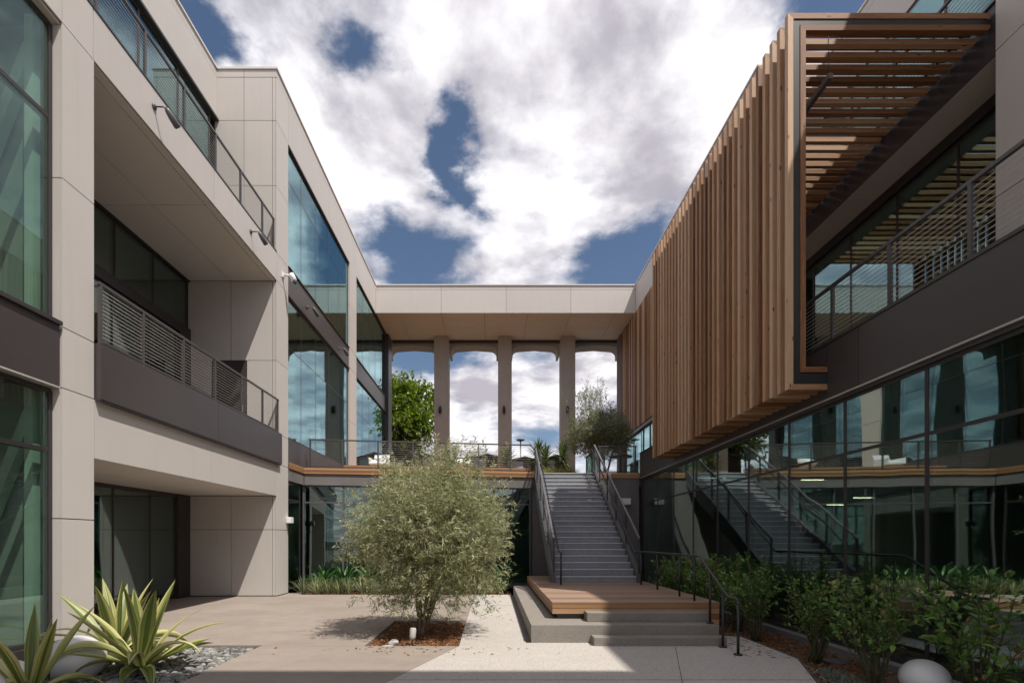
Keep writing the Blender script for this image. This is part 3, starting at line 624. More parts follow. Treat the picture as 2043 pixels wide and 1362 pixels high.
# far block: parapet, end wall, dark wall behind the timber screen, windows on the deck
for y0, y1 in cuts(14.2, 18.9, 22.56, 26.42): panx(RW, 7.52, y0, y1, 13.5, 14.78, -1); panx(RW, 7.523, y0, y1, 14.78, 15.0, -1)
for x0, x1 in cuts(7.55, 8.5, 9.36):
    for z0, z1 in cuts(9.82, 11.7, 13.55, 14.78, 15.0): pany(RW, 14.2, x0, x1, z0, z1)
box('coping', RW, M['cap'], 7.49, 7.95, 14.17, 26.4, 15.003, 15.06); box('coping', RW, M['cap'], 7.96, 9.3, 14.17, 14.5, 15.003, 15.06)
box('wall_core', RW, M['dark'], 7.56, 7.9, 14.24, 29.9, 7.40, 14.9)
box('header', RW, M['frame'], 7.46, 7.9, 14.3, 29.5, 7.22, 7.395)
glaze_x(RW, 7.60, -1, (14.4, 15.8, 17.2, 18.6, 20.0, 21.4, 22.8, 24.2, 25.6, 27.0, 28.4, 29.4), (4.30, 7.2), M['glass'], 0.06)
box('corner_post', RW, M['greyconc'], 7.40, 7.9, 29.0, 29.9, 3.96, 13.5)
# ceiling lights inside the ground floor
M['emit'], _t, _b = newmat('lamp_glow'); _b.inputs["Emission Color"].default_value = (1, .82, .55, 1); _b.inputs["Emission Strength"].default_value = 2.5
for i, (x0, y0, z) in enumerate(((7.2, 11.3, 2.95), (8.75, 11.9, 2.60), (8.45, 12.3, 2.46))):
    lt = thing('linear_light', ['long glowing ceiling light behind the glass beside the stair reflection', 'short glowing ceiling light behind the ground-floor glass', 'low glowing ceiling light deeper behind the ground-floor glass'][i], 'ceiling light', (x0, y0, z))
    box('housing', lt, M['white'], x0-.25, x0+.25, y0-.04, y0+.04, z+.012, z+.06); box('diffuser', lt, M['emit'], x0-.24, x0+.24, y0-.03, y0+.03, z, z+.01)
    for s in (-.2, .2): tube('hanger', lt, M['cable'], [(x0+s, y0, z+.06), (x0+s, y0, 3.8)], .004, 4)

# ------------------------------------------------------------------ south side: unseen roof bridge above the viewer, added to cast the foreground shadow
SW = thing('roof_bridge', 'unseen pale roof bridge added overhead to shade the courtyard foreground', 'building', (0.7, -.1, 13.56))
for x0, x1 in cuts(XL, -2.72, .71, 4.12, 7.52): pany(SW, .50, x0, x1, 13.56, 15.0)
box('beam_core', SW, c, XL, 7.5, -.7, .495, 13.6, 15.04)
for x0, x1 in cuts(XL, -2.72, .71, 4.12, 7.52): panz(SW, 13.56, x0, x1, -.7, .49)
struct(prism('courtyard_paving', None, M['tan'], [(-40, -40), (40, -40), (40, -3.01), (-40, -3.01)], 'z', -0.25, 0.0))
# ------------------------------------------------------------------ timber screens
TS = thing('timber_screen', 'boxed cedar slat screen with pergola top wrapping the balcony', 'screen', (4.7, 11, 3.9))
ZT, ZB, XO, XE, TH, WD = 9.68, 3.91, 4.53, 7.64, 0.085, 0.083
first = None
pitch = 0.2145; ns = 31
def slat_set(y, full):
    a = prism('slat', TS, M['cedar_z'], [(XO, ZB), (XO, ZT), (XO+WD, ZT-WD), (XO+WD, ZB+WD)], 'y', y, y+TH)
    b = prism('slat', TS, M['cedar_x'], [(XO+.001, ZT+.0005), (XE, ZT+.0005), (XE, ZT-.045), (XE-.04, ZT-WD), (XO+WD, ZT-WD)], 'y', y, y+TH)
    d = prism('slat', TS, M['cedar_x'], [(XO+.001, ZB-.0005), (XO+WD, ZB+WD), (XR-.035, ZB+WD), (XR-.035, ZB-.0005)], 'y', y, y+TH)
    return a, b, d
proto = slat_set(7.69, True)
for k in range(1, ns):
    for o in proto:
        q = o.copy(); COL.objects.link(q); q.parent = TS; q.location = o.location+Vector((random.uniform(-.002, .002), k*pitch, random.uniform(-.004, .004))); WL[q.name] = WL[o.name]+Vector((0, k*pitch, 0))
# inner row of slats behind the steel hoops
inner = (prism('slat', TS, M['cedar_z'], [(4.722, 4.177), (4.722, 9.50), (4.805, 9.417), (4.805, 4.26)], 'y', 7.69, 7.69+TH),
         prism('slat', TS, M['cedar_x'], [(4.723, 9.5005), (XE, 9.5005), (XE, 9.46), (XE-.04, 9.417), (4.806, 9.417)], 'y', 7.69, 7.69+TH),
         prism('slat', TS, M['cedar_x'], [(4.723, 4.1765), (4.806, 4.26), (XR-.035, 4.26), (XR-.035, 4.1765)], 'y', 7.69, 7.69+TH))
for k in range(1, ns):
    for o in inner:
        q = o.copy(); COL.objects.link(q); q.parent = TS; q.location = o.location+Vector((random.uniform(-.002, .002), k*pitch, random.uniform(-.003, .003))); WL[q.name] = WL[o.name]+Vector((0, k*pitch, 0))
for k, y in enumerate((7.70, 9.85, 12.0, 14.13)):
    box('steel_hoop', TS, M['steel'], 4.622, 4.716, y, y+.07, 4.0, 9.595); box('steel_hoop', TS, M['steel'], 4.717, XE+.02, y, y+.07, 9.51, 9.594); box('steel_hoop', TS, M['steel'], 4.717, XR-.035, y, y+.07, 4.0, 4.16)
for z in (4.3, 6.2, 8.0, 9.3): box('steel_rail', TS, M['steel'], 4.63, 4.71, 7.78, 14.12, z, z+.06)
# far flat screen on the block above the deck
FS = thing('timber_screen', 'flat cedar slat screen on the far block above the deck tree', 'screen', (7.48, 21, 7.4))
fsl = box('slat', FS, M['cedar_z'], 7.40, 7.48, 14.5, 14.585, 7.40, 13.43)
nf = int((28.9-14.5)/pitch)
for k in range(1, nf+1):
    q = fsl.copy(); COL.objects.link(q); q.parent = FS; q.location = fsl.location+Vector((random.uniform(-.003, .003), k*pitch, random.uniform(-.004, .004))); WL[q.name] = WL[fsl.name]
for z in (7.7, 9.6, 11.5, 13.2): box('steel_rail', FS, M['steel'], 7.484, 7.55, 14.5, 28.9, z, z+.06)
# lamp bar hung inside the pergola
lb = thing('lamp_bar', 'dark linear lamp bar hanging under the pergola slats on a wire', 'lamp', (5.3, 7.95, 8.9))
box('housing', lb, M['greysteel'], 5.26, 5.33, 7.85, 9.3, 8.83, 8.91)
for y in (7.9, 9.2): tube('wire', lb, M['steel'], [(5.295, y, 8.91), (5.295, y, 9.55)], .004, 5)

# ------------------------------------------------------------------ railings
def railing(name, label, p0, p1, zb, h, posts, ncab=11, group='cable railings', post=0.045, cab=0.0045, mat='railgrey', bottom=True, cat='railing', ccol='cable'):
    p0 = Vector(p0); p1 = Vector(p1); d = (p1-p0); L = d.length; e = d/L
    t = thing(name, label, cat, ((p0.x+p1.x)/2, (p0.y+p1.y)/2, zb), group)
    seg_box('top_rail', t, M[mat], p0-e*.02, p1+e*.02, -post/2, post/2, zb+h-.045, zb+h, 0.004)
    if bottom: seg_box('bottom_rail', t, M[mat], p0, p1, -post/2+.002, post/2-.002, zb+.02, zb+.055)
    for s in posts:
        q = p0+e*s; box('post', t, M[mat], q.x-post/2+.001, q.x+post/2-.001, q.y-post/2, q.y+post/2, zb, zb+h-.046)
    for k in range(ncab):
        z = zb+.055+(h-.10)*(k+1)/(ncab+1)
        tube('cable', t, M[ccol], [(p0.x, p0.y, z), (p1.x, p1.y, z)], cab, 5)
    return t
pl = lambda a, ys: [y-a for y in ys]
railing('balcony_railing', 'cable railing above the bronze band of the pale recessed balcony', (XL+.05, 7.78), (XL+.05, 14.27), 4.655, .95, [.02, .97, 2.11, 3.24, 4.39, 5.52, 6.46], 13)
railing('terrace_railing', 'cable railing along the top-floor terrace over the pale fascia', (XL-.06, 2.2), (XL-.06, 14.24), 9.83, .90, [.02]+[7.85-2.2-1.13*k for k in (4, 3, 2, 1)]+pl(2.2, (7.85, 8.96, 10.1, 11.24, 12.36, 13.53, 14.22)), 11)
railing('balcony_railing', 'cable railing on the bronze band behind the timber screen', (XR+.08, 2.1), (XR+.08, 17.45), 4.65, .90, pl(2.1, [5.5+1.12*k for k in range(-3, 11)]+[17.43]), 12)
railing('terrace_railing', 'cable railing along the top-floor terrace above the pergola', (7.74, 7.66), (7.74, 14.1), 9.835, .92, [.03, 1.15, 2.27, 3.39, 4.51, 5.6, 6.4], 10)
dv = Vector(DB)-Vector(DA); dl = dv.length
def xs_to_s(xl): return [max(.02, (x-DA[0])/dv.x*dl) for x in xl]
railing('deck_railing', 'black cable railing along the timber deck edge behind the courtyard tree', (DA[0]+.16, DA[1]+.07), (1.33, DB[1]+.05), DECK+.004, .95, xs_to_s([-6.14, -5.12, -3.97, -2.84, -1.74, -.64, .45, 1.32]), 12)
railing('deck_railing', 'short black cable railing beside the stair top and bronze band', (3.72, 17.56), (5.02, 17.56), DECK+.004, .95, [.03, .72, 1.28], 12)

# ------------------------------------------------------------------ platform and steps
PLN = thing('concrete_plinth', 'low L-shaped concrete plinth with a left ledge and wide front step', 'plinth', (2, 7.83, 0))
prism('slab', PLN, M['stepconc'], [(0.60, 7.83), (3.53, 7.83), (3.53, 14.6), (0.60, 14.6)], 'z', -.1, 0.276, 0.006)
s1 = box('concrete_step', None, M['stepconc'], 1.535, 3.55, 7.585, 7.826, -.1, 0.129, 0.008); tag(s1, 'bottom concrete step resting on the path below the plinth', 'step', 'concrete steps')
s3 = box('concrete_step', None, M['stepconc'], 1.535, 3.505, 8.14, 8.425, 0.277, 0.422, 0.008); tag(s3, 'top concrete step on the plinth against the timber platform', 'step', 'concrete steps')
PF = thing('timber_platform', 'low timber platform at the foot of the stairs with boarded edges', 'platform', (2.4, 11, .277))
yb = 8.43; bw = .1405
proto = box('deck_board', PF, M['plat_x'], 1.0, 3.82, yb+.003, yb+bw-.003, 0.535, 0.56, 0.002)
for k in range(1, 44):
    q = proto.copy(); COL.objects.link(q); q.parent = PF; q.location = proto.location+Vector((0, k*bw, 0)); WL[q.name] = WL[proto.name]
for z0, z1 in ((0.452, 0.530), (0.363, 0.445)):
    box('fascia_board', PF, M['deck_x'], 1.005, 3.815, 8.437, 8.46, z0, z1, .002)
    box('fascia_board', PF, M['deck_y'], 1.005, 1.028, 8.463, 14.6, z0, z1, .002); box('fascia_board', PF, M['deck_y'], 3.79, 3.815, 8.463, 14.6, z0, z1, .002)
for z0, z1 in ((0.275, 0.357), (0.187, 0.27), (0.10, 0.182), (0.0, 0.095)):
    box('fascia_board', PF, M['deck_x'], 3.535, 3.813, 8.437, 8.46, z0, z1, .002); box('fascia_board', PF, M['deck_y'], 3.79, 3.812, 8.463, 14.6, z0, z1, .002)
box('base_frame', PF, M['dark'], 1.10, 3.52, 8.5, 14.55, 0.278, 0.53)

# ------------------------------------------------------------------ stairs with lettering on the risers
ST = thing('staircase', 'wide grey steel staircase with lettered risers rising to the deck', 'staircase', (2.53, 12.26, .56))
Y0, TR, Z0, NR = 12.26, 0.262, 0.56, 21
RI = (DECK-Z0)/NR
tread = None; riser = None
for k in range(NR):
    y = Y0+k*TR; z = Z0+k*RI
    riser_o = box('riser', ST, M['stairstone'], 1.545, 3.515, y+.012, y+.03, z, z+RI-.031)
    box('tread', ST, M['stairstone'], 1.545, 3.515, y+.014, y+TR+.03, z+RI-.03, z+RI-.002)
    box('nosing', ST, M['nosing'], 1.545, 3.515, y-.006, y+.013, z+RI-.028, z+RI, .003)
def stringer(x0, x1):
    a = 0.36
    prism('stringer', ST, M['greysteel'], [(Y0-.06, Z0), (Y0-.06, Z0+RI+.06), (Y0+20*TR, Z0+21*RI+.06), (Y0+20*TR+.15, Z0+21*RI+.06), (Y0+20*TR+.15, Z0+20*RI-.22), (Y0+.35, Z0)], 'x', x0, x1)
stringer(1.44, 1.54); stringer(3.52, 3.62)
LINES = ["WHAT MIGHT I WANT", "TO READ AS I MAKE MY WAY", "UP A FLIGHT OF STAIRS?", "A QUOTE FROM", "SOMEONE FAMOUS?", "A WITTY SAYING?", "WOULD I RATHER", "READ NOTHING AND BE",
         "LEFT ALONE TO DAYDREAM", "AS I CLIMB?", "MAYBE I WOULD BE", "IMPRESSED BY THE EFFORT", "OF PUTTING A MESSAGE", "ON A STAIR RISE", "OR IN THE SPACE", "ANYWHERE THAT YOU SEE",
         "WHAT I MEAN", "TO SAY", "MADE-UP LINES", "UNTIL YOU TRANSCEND", "OUR DAILY"]
deps = None
for k, s in enumerate(LINES):
    cu = bpy.data.curves.new('lettering', 'FONT'); cu.body = s; cu.size = 0.125; cu.extrude = 0.0015; cu.space_character = 1.05
    to = bpy.data.objects.new('tmp_text', cu); COL.objects.link(to); bpy.context.view_layer.update()
    me = bpy.data.meshes.new_from_object(to.evaluated_get(bpy.context.evaluated_depsgraph_get())); bpy.data.objects.remove(to)
    me.materials.clear(); me.materials.append(M['letter']); me.name = 'lettering'
    lt_ = link('lettering', me, ST, (1.78, Y0+k*TR+.0095, Z0+k*RI+.028), (math.pi/2, 0, 0)); lt_['kind'] = 'stuff'
def sz(y): return Z0+RI+(y-Y0)/TR*RI       # nosing line
def stair_guard(label, x, side):
    t = thing('stair_railing', label, 'railing', (x, 14.5, 2.2), 'stair guard rails')
    ys = [Y0-.03, 13.4, 14.5, 15.6, 16.7, Y0+20*TR+.1]
    H_ = .93
    for y in ys: box('post', t, M['steel'], x-.022, x+.022, y-.022, y+.022, sz(y)+.03-(.15 if y < Y0 else 0), sz(y)+H_)
    V, F = tube_geo([(x, ys[0]-.02, sz(ys[0])+H_), (x, ys[-1]+.02, sz(ys[-1])+H_)], .034, 4); raw('top_rail', t, M['greysteel'], V, F)
    for k in range(10):
        h = .06+(H_-.1)*k/10
        tube('rod', t, M['greysteel'], [(x, ys[0], sz(ys[0])+h+.03), (x, ys[-1], sz(ys[-1])+h+.03)], .0075, 5)
    xi = x+side*.11
    pts = [(xi, Y0+20*TR, sz(Y0+20*TR)+.83), (xi, Y0-.02, sz(Y0)+.60), (xi, Y0-.25, Z0+.74)]
    if side > 0:
        pts[1] = (xi, Y0-.05, sz(Y0-.05)+.66); pts[2] = (xi, Y0-.2, Z0+.76); pts.append((xi, Y0-.45, Z0+.755)); pts.append((xi, Y0-.5, Z0+.72)); pts.append((xi, Y0-.5, Z0))
    hr = tube('handrail', t, M['steel'], pts, .021, 8)
    for y in (13.4, 15.6): tube('bracket', hr, M['steel'], [(xi, y, sz(y)+.70), (x, y, sz(y)+.66)], .008, 5)
    return t
stair_guard('grey rod railing on the tree side of the stairs', 1.49, 1)
stair_guard('grey rod railing on the shrub side of the stairs', 3.57, -1)
# black pipe handrail from the stair foot down the concrete steps
HR = thing('pipe_handrail', 'black pipe handrail stepping down beside the concrete steps and shrubs', 'handrail', (3.46, 9, 0))
tube('rail', HR, M['steel'], [(3.53, 12.1, 1.33), (3.47, 11.9, 1.335), (3.465, 8.45, 1.335), (3.463, 8.37, 1.32), (3.44, 7.36, .79), (3.437, 7.28, .768), (3.425, 7.05, .775), (3.42, 6.99, .76), (3.42, 6.985, .70)], .0215, 10)
for x, y, zb, zt, fl in ((3.47, 11.72, .56, 1.32, 0), (3.465, 10.55, .56, 1.32, 0), (3.465, 9.3, .56, 1.32, 0), (3.463, 8.61, .56, 1.32, 0), (3.46, 7.98, .276, 1.11, 1), (3.445, 7.50, 0, .86, 1), (3.42, 6.985, 0, .75, 1)):
    p = tube('post', HR, M['steel'], [(x, y, zb), (x, y, zt)], .02, 10)
    if fl: lathe('flange', p, M['steel'], [(.058, 0), (.058, .016), (.052, .02)], (x, y, zb+.0), seg=18)

# ------------------------------------------------------------------ wall fixtures
def spot(label, x, y, z, n):
    t = thing('wall_spotlight', label, 'spotlight', (x, y, z), 'wall spotlights')
    lathe('base_plate', t, M['greysteel'], [(.055, 0), (.055, .02), (.03, .035)], (x, y, z), axis=(n, 0, 0), seg=14)
    tube('arm', t, M['greysteel'], [(x+n*.03, y, z), (x+n*.16, y+.02, z+.015), (x+n*.2, y+.05, z-.01)], .014, 7)
    ax = Vector((n*.35, .62, -.7)).normalized(); b0 = Vector((x+n*.19, y+.03, z+.02))
    lathe('lamp_body', t, M['greysteel'], [(.025, 0), (.05, .06), (.062, .16), (.062, .30), (.055, .31)], b0, axis=ax, seg=16)
    lathe('lens', t, M['lens'], [(.05, 0), (.045, .008)], b0+ax*.311, axis=ax, seg=14)
spot('grey spotlight on the pale fascia below the terrace windows', XL+.002, 9.11, 9.47, 1)
spot('grey spotlight on the pale fascia near the far pier', XL+.002, 12.75, 9.44, 1)
spot('grey spotlight on the bronze band near the security camera', XL-.01, 16.65, 9.32, 1)
spot('grey spotlight on the bronze band before the slim pale pier', XL-.01, 20.1, 9.28, 1)
sc_ = thing('security_camera', 'white dome security camera on the pale pier below the top terrace', 'camera', (XL, 14.7, 9.38))
box('mount', sc_, M['white'], XL+.002, XL+.05, 14.62, 14.74, 9.28, 9.42, .006); tube('arm', sc_, M['white'], [(XL+.05, 14.68, 9.36), (XL+.24, 14.72, 9.36)], .03, 8)
lathe('housing', sc_, M['white'], [(.07, 0), (.08, .1), (.08, .2), (.06, .22)], (XL+.24, 14.72, 9.42), axis=(.35, .2, -.9), seg=16)
lathe('dome', sc_, M['lens'], [(.062, 0), (.055, .05), (.03, .085), (.005, .095)], (XL+.318, 14.765, 9.222), axis=(.35, .2, -.9), seg=16)
for lab, bx0, dirx in (('white box wall light on the pale pier by the corner window', (XL+.002, 15.03, 2.2), 'x'), ('white box wall light on the concrete wall right of the stairs', (4.62, 17.528, 2.95), 'y')):
    t = thing('wall_light', lab, 'wall light', bx0); x, y, z = bx0
    if dirx == 'x': box('housing', t, M['white'], x, x+.15, y-.1, y+.1, z-.09, z+.09, .012); box('back_plate', t, M['cable'], x-.0005, x+.012, y-.12, y-.101, z-.06, z+.06)
    else: box('housing', t, M['white'], x-.17, x+.17, y-.17, y-.002, z-.12, z+.10, .02); box('back_plate', t, M['cable'], x-.1, x+.1, y-.012, y-.001, z-.15, z-.121)
gl_ = thing('garden_spotlight', 'small grey bullet spotlight standing in the tree bed mulch', 'spotlight', (-1.25, 7.78, -.04))
tube('stake', gl_, M['greysteel'], [(-1.25, 7.78, -.05), (-1.25, 7.78, .08)], .018, 8); lathe('lamp_body', gl_, M['colconc'], [(.035, 0), (.05, .05), (.052, .16), (.04, .19)], (-1.25, 7.78, .05), axis=(.05, .2, 1), seg=14)

def ico_blob(name, parent, mat, c0, r, jit=0.18, sub=3, seed=0):
    bm = bmesh.new(); bmesh.ops.create_icosphere(bm, subdivisions=sub, radius=1.0); rg = random.Random(seed); ph = [rg.uniform(0, 6) for _ in range(6)]
    for v in bm.verts:
        k = 1+jit*(math.sin(2.1*v.co.x+ph[0])*math.cos(1.7*v.co.y+ph[1])+.6*math.sin(3.3*v.co.z+ph[2]+v.co.x*2))
        v.co = Vector((v.co.x*r[0], v.co.y*r[1], v.co.z*r[2]))*k
    for f in bm.faces: f.smooth = True
    me = bpy.data.meshes.new(name); bm.to_mesh(me); bm.free(); me.materials.append(mat); return link(name, me, parent, c0)
tag(ico_blob('garden_rock', None, M['pebble'] if False else M['colconc'], (-1.56, 7.86, -.01), (.08, .06, .05), seed=1), 'small pale rock in the mulch left of the garden spotlight', 'rock')
tag(ico_blob('garden_rock', None, M['colconc'], (-1.62, 7.68, -.03), (.09, .05, .03), seed=2), 'flat pale stone lying at the front edge of the tree bed', 'rock')
# globe lamps
def globe(label, x, y, r, zc):
    t = thing('garden_globe', label, 'globe lamp', (x, y, -.05), 'white globe lamps')
    lathe('globe', t, M['white'], [(r*math.sin(math.pi*k/24)+.002, -r*.92*math.cos(math.pi*k/24)) for k in range(1, 25)], (x, y, zc), seg=40)
    lathe('base', t, M['greysteel'], [(r*.42, 0), (r*.42, .06)], (x, y, -.06), seg=24)
globe('smooth white globe lamp among the shrubs', 4.46, 5.18, .215, .17)
globe('large white globe lamp behind the variegated agave', -5.0, 6.0, .31, .17)
globe('white globe lamp half hidden in the agave nearest the glass', -5.02, 5.15, .27, .12)
cv = thing('valve_cover', 'round grey-green irrigation cover set in the mulch by the shrubs', 'cover', (4.62, 6.75, -.05)); lathe('lid', cv, M['greysteel'], [(.15, 0), (.15, .03), (.13, .035)], (4.62, 6.75, -.045), seg=28)
# ------------------------------------------------------------------ foliage builders
def unit(v): return v/np.maximum(np.linalg.norm(v, axis=-1, keepdims=True), 1e-9)
def leaves(base, dirs, L, Wd, droop=0.15, fold=0.25, up=None, six=False):
    """leaf blades: base points, axes, lengths, widths -> verts, faces(quads)"""
    n = len(base); d = unit(dirs); r = unit(RNG.normal(size=(n, 3))) if up is None else unit(up+RNG.normal(size=(n, 3))*.35)
    s = unit(np.cross(d, r)); nn = np.cross(s, d)
    L = np.asarray(L).reshape(-1, 1)*np.ones((n, 1)); Wd = np.asarray(Wd).reshape(-1, 1)*np.ones((n, 1))
    dz = np.array([0, 0, -1.0])
    tip = base+d*L+dz*L*droop
    if not six:
        mid = base+d*L*.45+dz*L*droop*.25
        V = np.stack([base, mid+s*Wd*.5+nn*Wd*fold, tip, mid-s*Wd*.5+nn*Wd*fold], 1)
        F = np.array([[0, 1, 2, 3]])
    else:
        m1 = base+d*L*.30+dz*L*droop*.1; m2 = base+d*L*.68+dz*L*droop*.45
        V = np.stack([base, m1+s*Wd*.46+nn*Wd*fold, m2+s*Wd*.40+nn*Wd*fold, tip, m2-s*Wd*.40+nn*Wd*fold, m1-s*Wd*.46+nn*Wd*fold, m1, m2], 1)
        F = np.array([[0, 1, 6, 6], [1, 2, 7, 6], [2, 3, 7, 7], [0, 6, 5, 5], [6, 7, 4, 5], [7, 3, 4, 4]])
    return V, F
def leaf_mesh(name, parent, mat, V, F, rnd=None, smooth=False):
    n, k, _ = V.shape
    if rnd is None: rnd = RNG.random(n)
    if F.shape[0] > 1 and (F[:, 2] == F[:, 3]).any():
        T = []
        for f in F.tolist():
            if f[2] == f[3]: T.append(f[:3])
            else: T += [[f[0], f[1], f[2]], [f[0], f[2], f[3]]]
        F = np.array(T)
    Fa = (F[None]+(np.arange(n)*k)[:, None, None]).reshape(-1, F.shape[1])
    o = big(name, parent, mat, V.reshape(-1, 3), Fa, np.repeat(rnd, len(F)), smooth)
    return o
def sphere_pts(n):
    v = RNG.normal(size=(n, 3)); return unit(v)
def lump(p, ph):   # smooth pseudo-noise
    return (np.sin(p[:, 0]*2.3+ph)+np.sin(p[:, 1]*2.9+ph*1.7+p[:, 0])+np.sin(p[:, 2]*2.6+ph*.6+p[:, 1]*1.3))/3
def tree(name, label, base, centre, rad, ntwig, lpt, L, Wd, mat, tw=.22, stems=5, trunk_r=.06, droop=.2, hollow=.35, group=None, extra=None, outward=.6, updir=.25, clump=0, spike=None, cat='tree', barkmat='bark', seed=1, lumpy=.16):
    t = thing(name, label, cat, base, group); base = np.array(base, float); C = np.array(centre, float); R = np.array(rad, float)
    rg = random.Random(seed)
    u = sphere_pts(ntwig); rr = (hollow+(1-hollow)*RNG.random(ntwig)**.55)
    k = 1+lumpy*lump(u*2.2, seed*1.3)+.5*lumpy*lump(u*5.5, seed*2.1)
    P = C+u*R*(rr*k)[:, None]
    if clump:
        cc = P[RNG.integers(0, ntwig, clump)]; idx = RNG.integers(0, clump, ntwig); s = .13*R.mean()
        P = np.where((RNG.random(ntwig) < .78)[:, None], cc[idx]+RNG.normal(size=(ntwig, 3))*s, P)
    if extra is not None: P = np.vstack([P, extra]); u = unit((P-C)/R)
    else: u = unit((P-C)/R)
    n = len(P)
    D = unit(u*outward+RNG.normal(size=(n, 3))*.5+np.array([0, 0, updir]))
    if spike is not None:
        m = (P[:, 2] > C[2]+R[2]*.55); D[m] = unit(D[m]+np.array([0, 0, 1.2]))
    tl = tw*(.6+.8*RNG.random(n)); P0 = P-D*tl[:, None]*.5
    # leaves along the twigs
    ti = np.repeat(np.arange(n), lpt); s = RNG.random(n*lpt); B = P0[ti]+D[ti]*(tl[ti]*s)[:, None]
    side = unit(np.cross(D[ti], RNG.normal(size=(n*lpt, 3)))); LD = unit(D[ti]*.75+side*.85)
    V, F = leaves(B, LD, L*(.6+.7*RNG.random(n*lpt)), Wd*(.7+.6*RNG.random(n*lpt)), droop)
    tone = np.clip(.45+.22*RNG.normal(size=n)[ti]*.6+.2*RNG.normal(size=n*lpt), 0, 1)
    leaf_mesh('crown', t, mat, V, F, tone)["kind"] = "stuff"
    # trunk, limbs and twigs
    parts = []
    for k in range(stems):
        a = 2*math.pi*k/stems+rg.uniform(-.4, .4); q = rg.uniform(.25, .6)
        b0 = Vector(base)+Vector((math.cos(a), math.sin(a), 0))*trunk_r*.9
        e = Vector(C)+Vector((math.cos(a)*R[0]*q, math.sin(a)*R[1]*q, R[2]*rg.uniform(-.1, .6)))
        m1 = b0.lerp(e, .35)+Vector((rg.uniform(-.06, .06), rg.uniform(-.06, .06), .1*R[2])); m2 = b0.lerp(e, .7)+Vector((rg.uniform(-.1, .1), rg.uniform(-.1, .1), .08*R[2]))
        parts.append(tube_geo([b0-Vector((0, 0, .06)), b0+Vector((0, 0, .1)), m1, m2, e], [trunk_r*1.15, trunk_r, trunk_r*.75, trunk_r*.45, trunk_r*.15], 7))
        for j in range(7):
            f = rg.uniform(.3, .95); s0 = m1.lerp(e, f) if f > .3 else m1
            g = Vector(C)+Vector(sphere_pts(1)[0]*R*rg.uniform(.55, .95)); mid = s0.lerp(g, .5)+Vector((0, 0, .06*R[2]))
            parts.append(tube_geo([s0, mid, g], [trunk_r*.35, trunk_r*.22, trunk_r*.08], 5))
    Vt, Ft = merge(parts); raw('trunk', t, M[barkmat], Vt, Ft, smooth=True)
    sel = RNG.choice(n, min(n, 1500), replace=False)
    # twig strands
    d0 = P0[sel]; d1 = P0[sel]+D[sel]*tl[sel][:, None]; w_ = unit(np.cross(D[sel], RNG.normal(size=(len(sel), 3))))*trunk_r*.05
    w2 = unit(np.cross(D[sel], w_))*trunk_r*.05
    VV = np.stack([d0+w_, d0-w_*.5+w2, d0-w_*.5-w2, d1], 1)
    o = big('twigs', t, M[barkmat], VV.reshape(-1, 3), (np.array([[0, 1, 3], [1, 2, 3], [2, 0, 3]])[None]+(np.arange(len(sel))*4)[:, None, None]).reshape(-1, 3)); o["kind"] = "stuff"
    return t
# courtyard tree
ex = []
for k in range(170):                                                   # drooping skirts low on both sides
    a = random.uniform(0, 6.283); r = random.uniform(.4, 1.0); ex.append((-1.06+1.36*r*math.cos(a)*.98, 8.7+1.15*r*math.sin(a), random.uniform(.42, .9)))
for k in range(150):                                                   # loose shoots at the top
    ex.append((random.gauss(-.75, .36), 8.7+random.gauss(0, .3), random.uniform(2.75, 3.3)-abs(random.gauss(0, .12))))
tree('courtyard_tree', 'round bushy grey-green tree with multiple stems in the square mulch bed', (-1.22, 8.66, -.05), (-1.05, 8.68, 1.74), (1.30, 1.16, 1.15), 3700, 15, .088, .0145, M['olive'], tw=.28, stems=6, trunk_r=.042, droop=.12, hollow=.25, extra=np.array(ex), updir=.3, spike=1, seed=3, lumpy=.17, clump=620)
# deck tree
ex = [(random.gauss(3.95, .38), 20.2+random.gauss(0, .3), random.uniform(6.6, 7.75)-abs(random.gauss(0, .2))) for _ in range(210)]
ex += [(random.gauss(3.75, .12), 20.2, random.uniform(7.3, 8.0)) for _ in range(14)]+[(random.gauss(4.35, .1), 20.2, random.uniform(7.3, 8.05)) for _ in range(14)]
tree('deck_tree', 'airy olive tree on the deck beside the top of the stairs', (4.5, 20.2, DECK), (4.35, 20.2, 5.85), (1.38, 1.2, 1.0), 2300, 12, .11, .021, M['olive2'], tw=.34, stems=4, trunk_r=.05, hollow=.2, extra=np.array(ex), updir=.5, spike=1, seed=5, lumpy=.2)
# far ficus
tree('shade_tree', 'dense bright green tree standing beyond the columns on the pale wing side', (-7.6, 37, 3.5), (-7.1, 37, 10.7), (2.85, 2.6, 3.1), 2600, 9, .26, .13, M['ficus'], tw=.6, stems=5, trunk_r=.16, hollow=.35, clump=150, updir=.2, outward=.8, droop=.2, seed=8, lumpy=.2)
tree('shade_tree', 'far green tree top peeking above the sheds beyond the columns', (-2.2, 47, 3.5), (-2.0, 47, 7.8), (1.6, 1.5, 1.5), 500, 9, .28, .12, M['ficus'], tw=.6, stems=4, trunk_r=.1, hollow=.3, clump=40, seed=9)
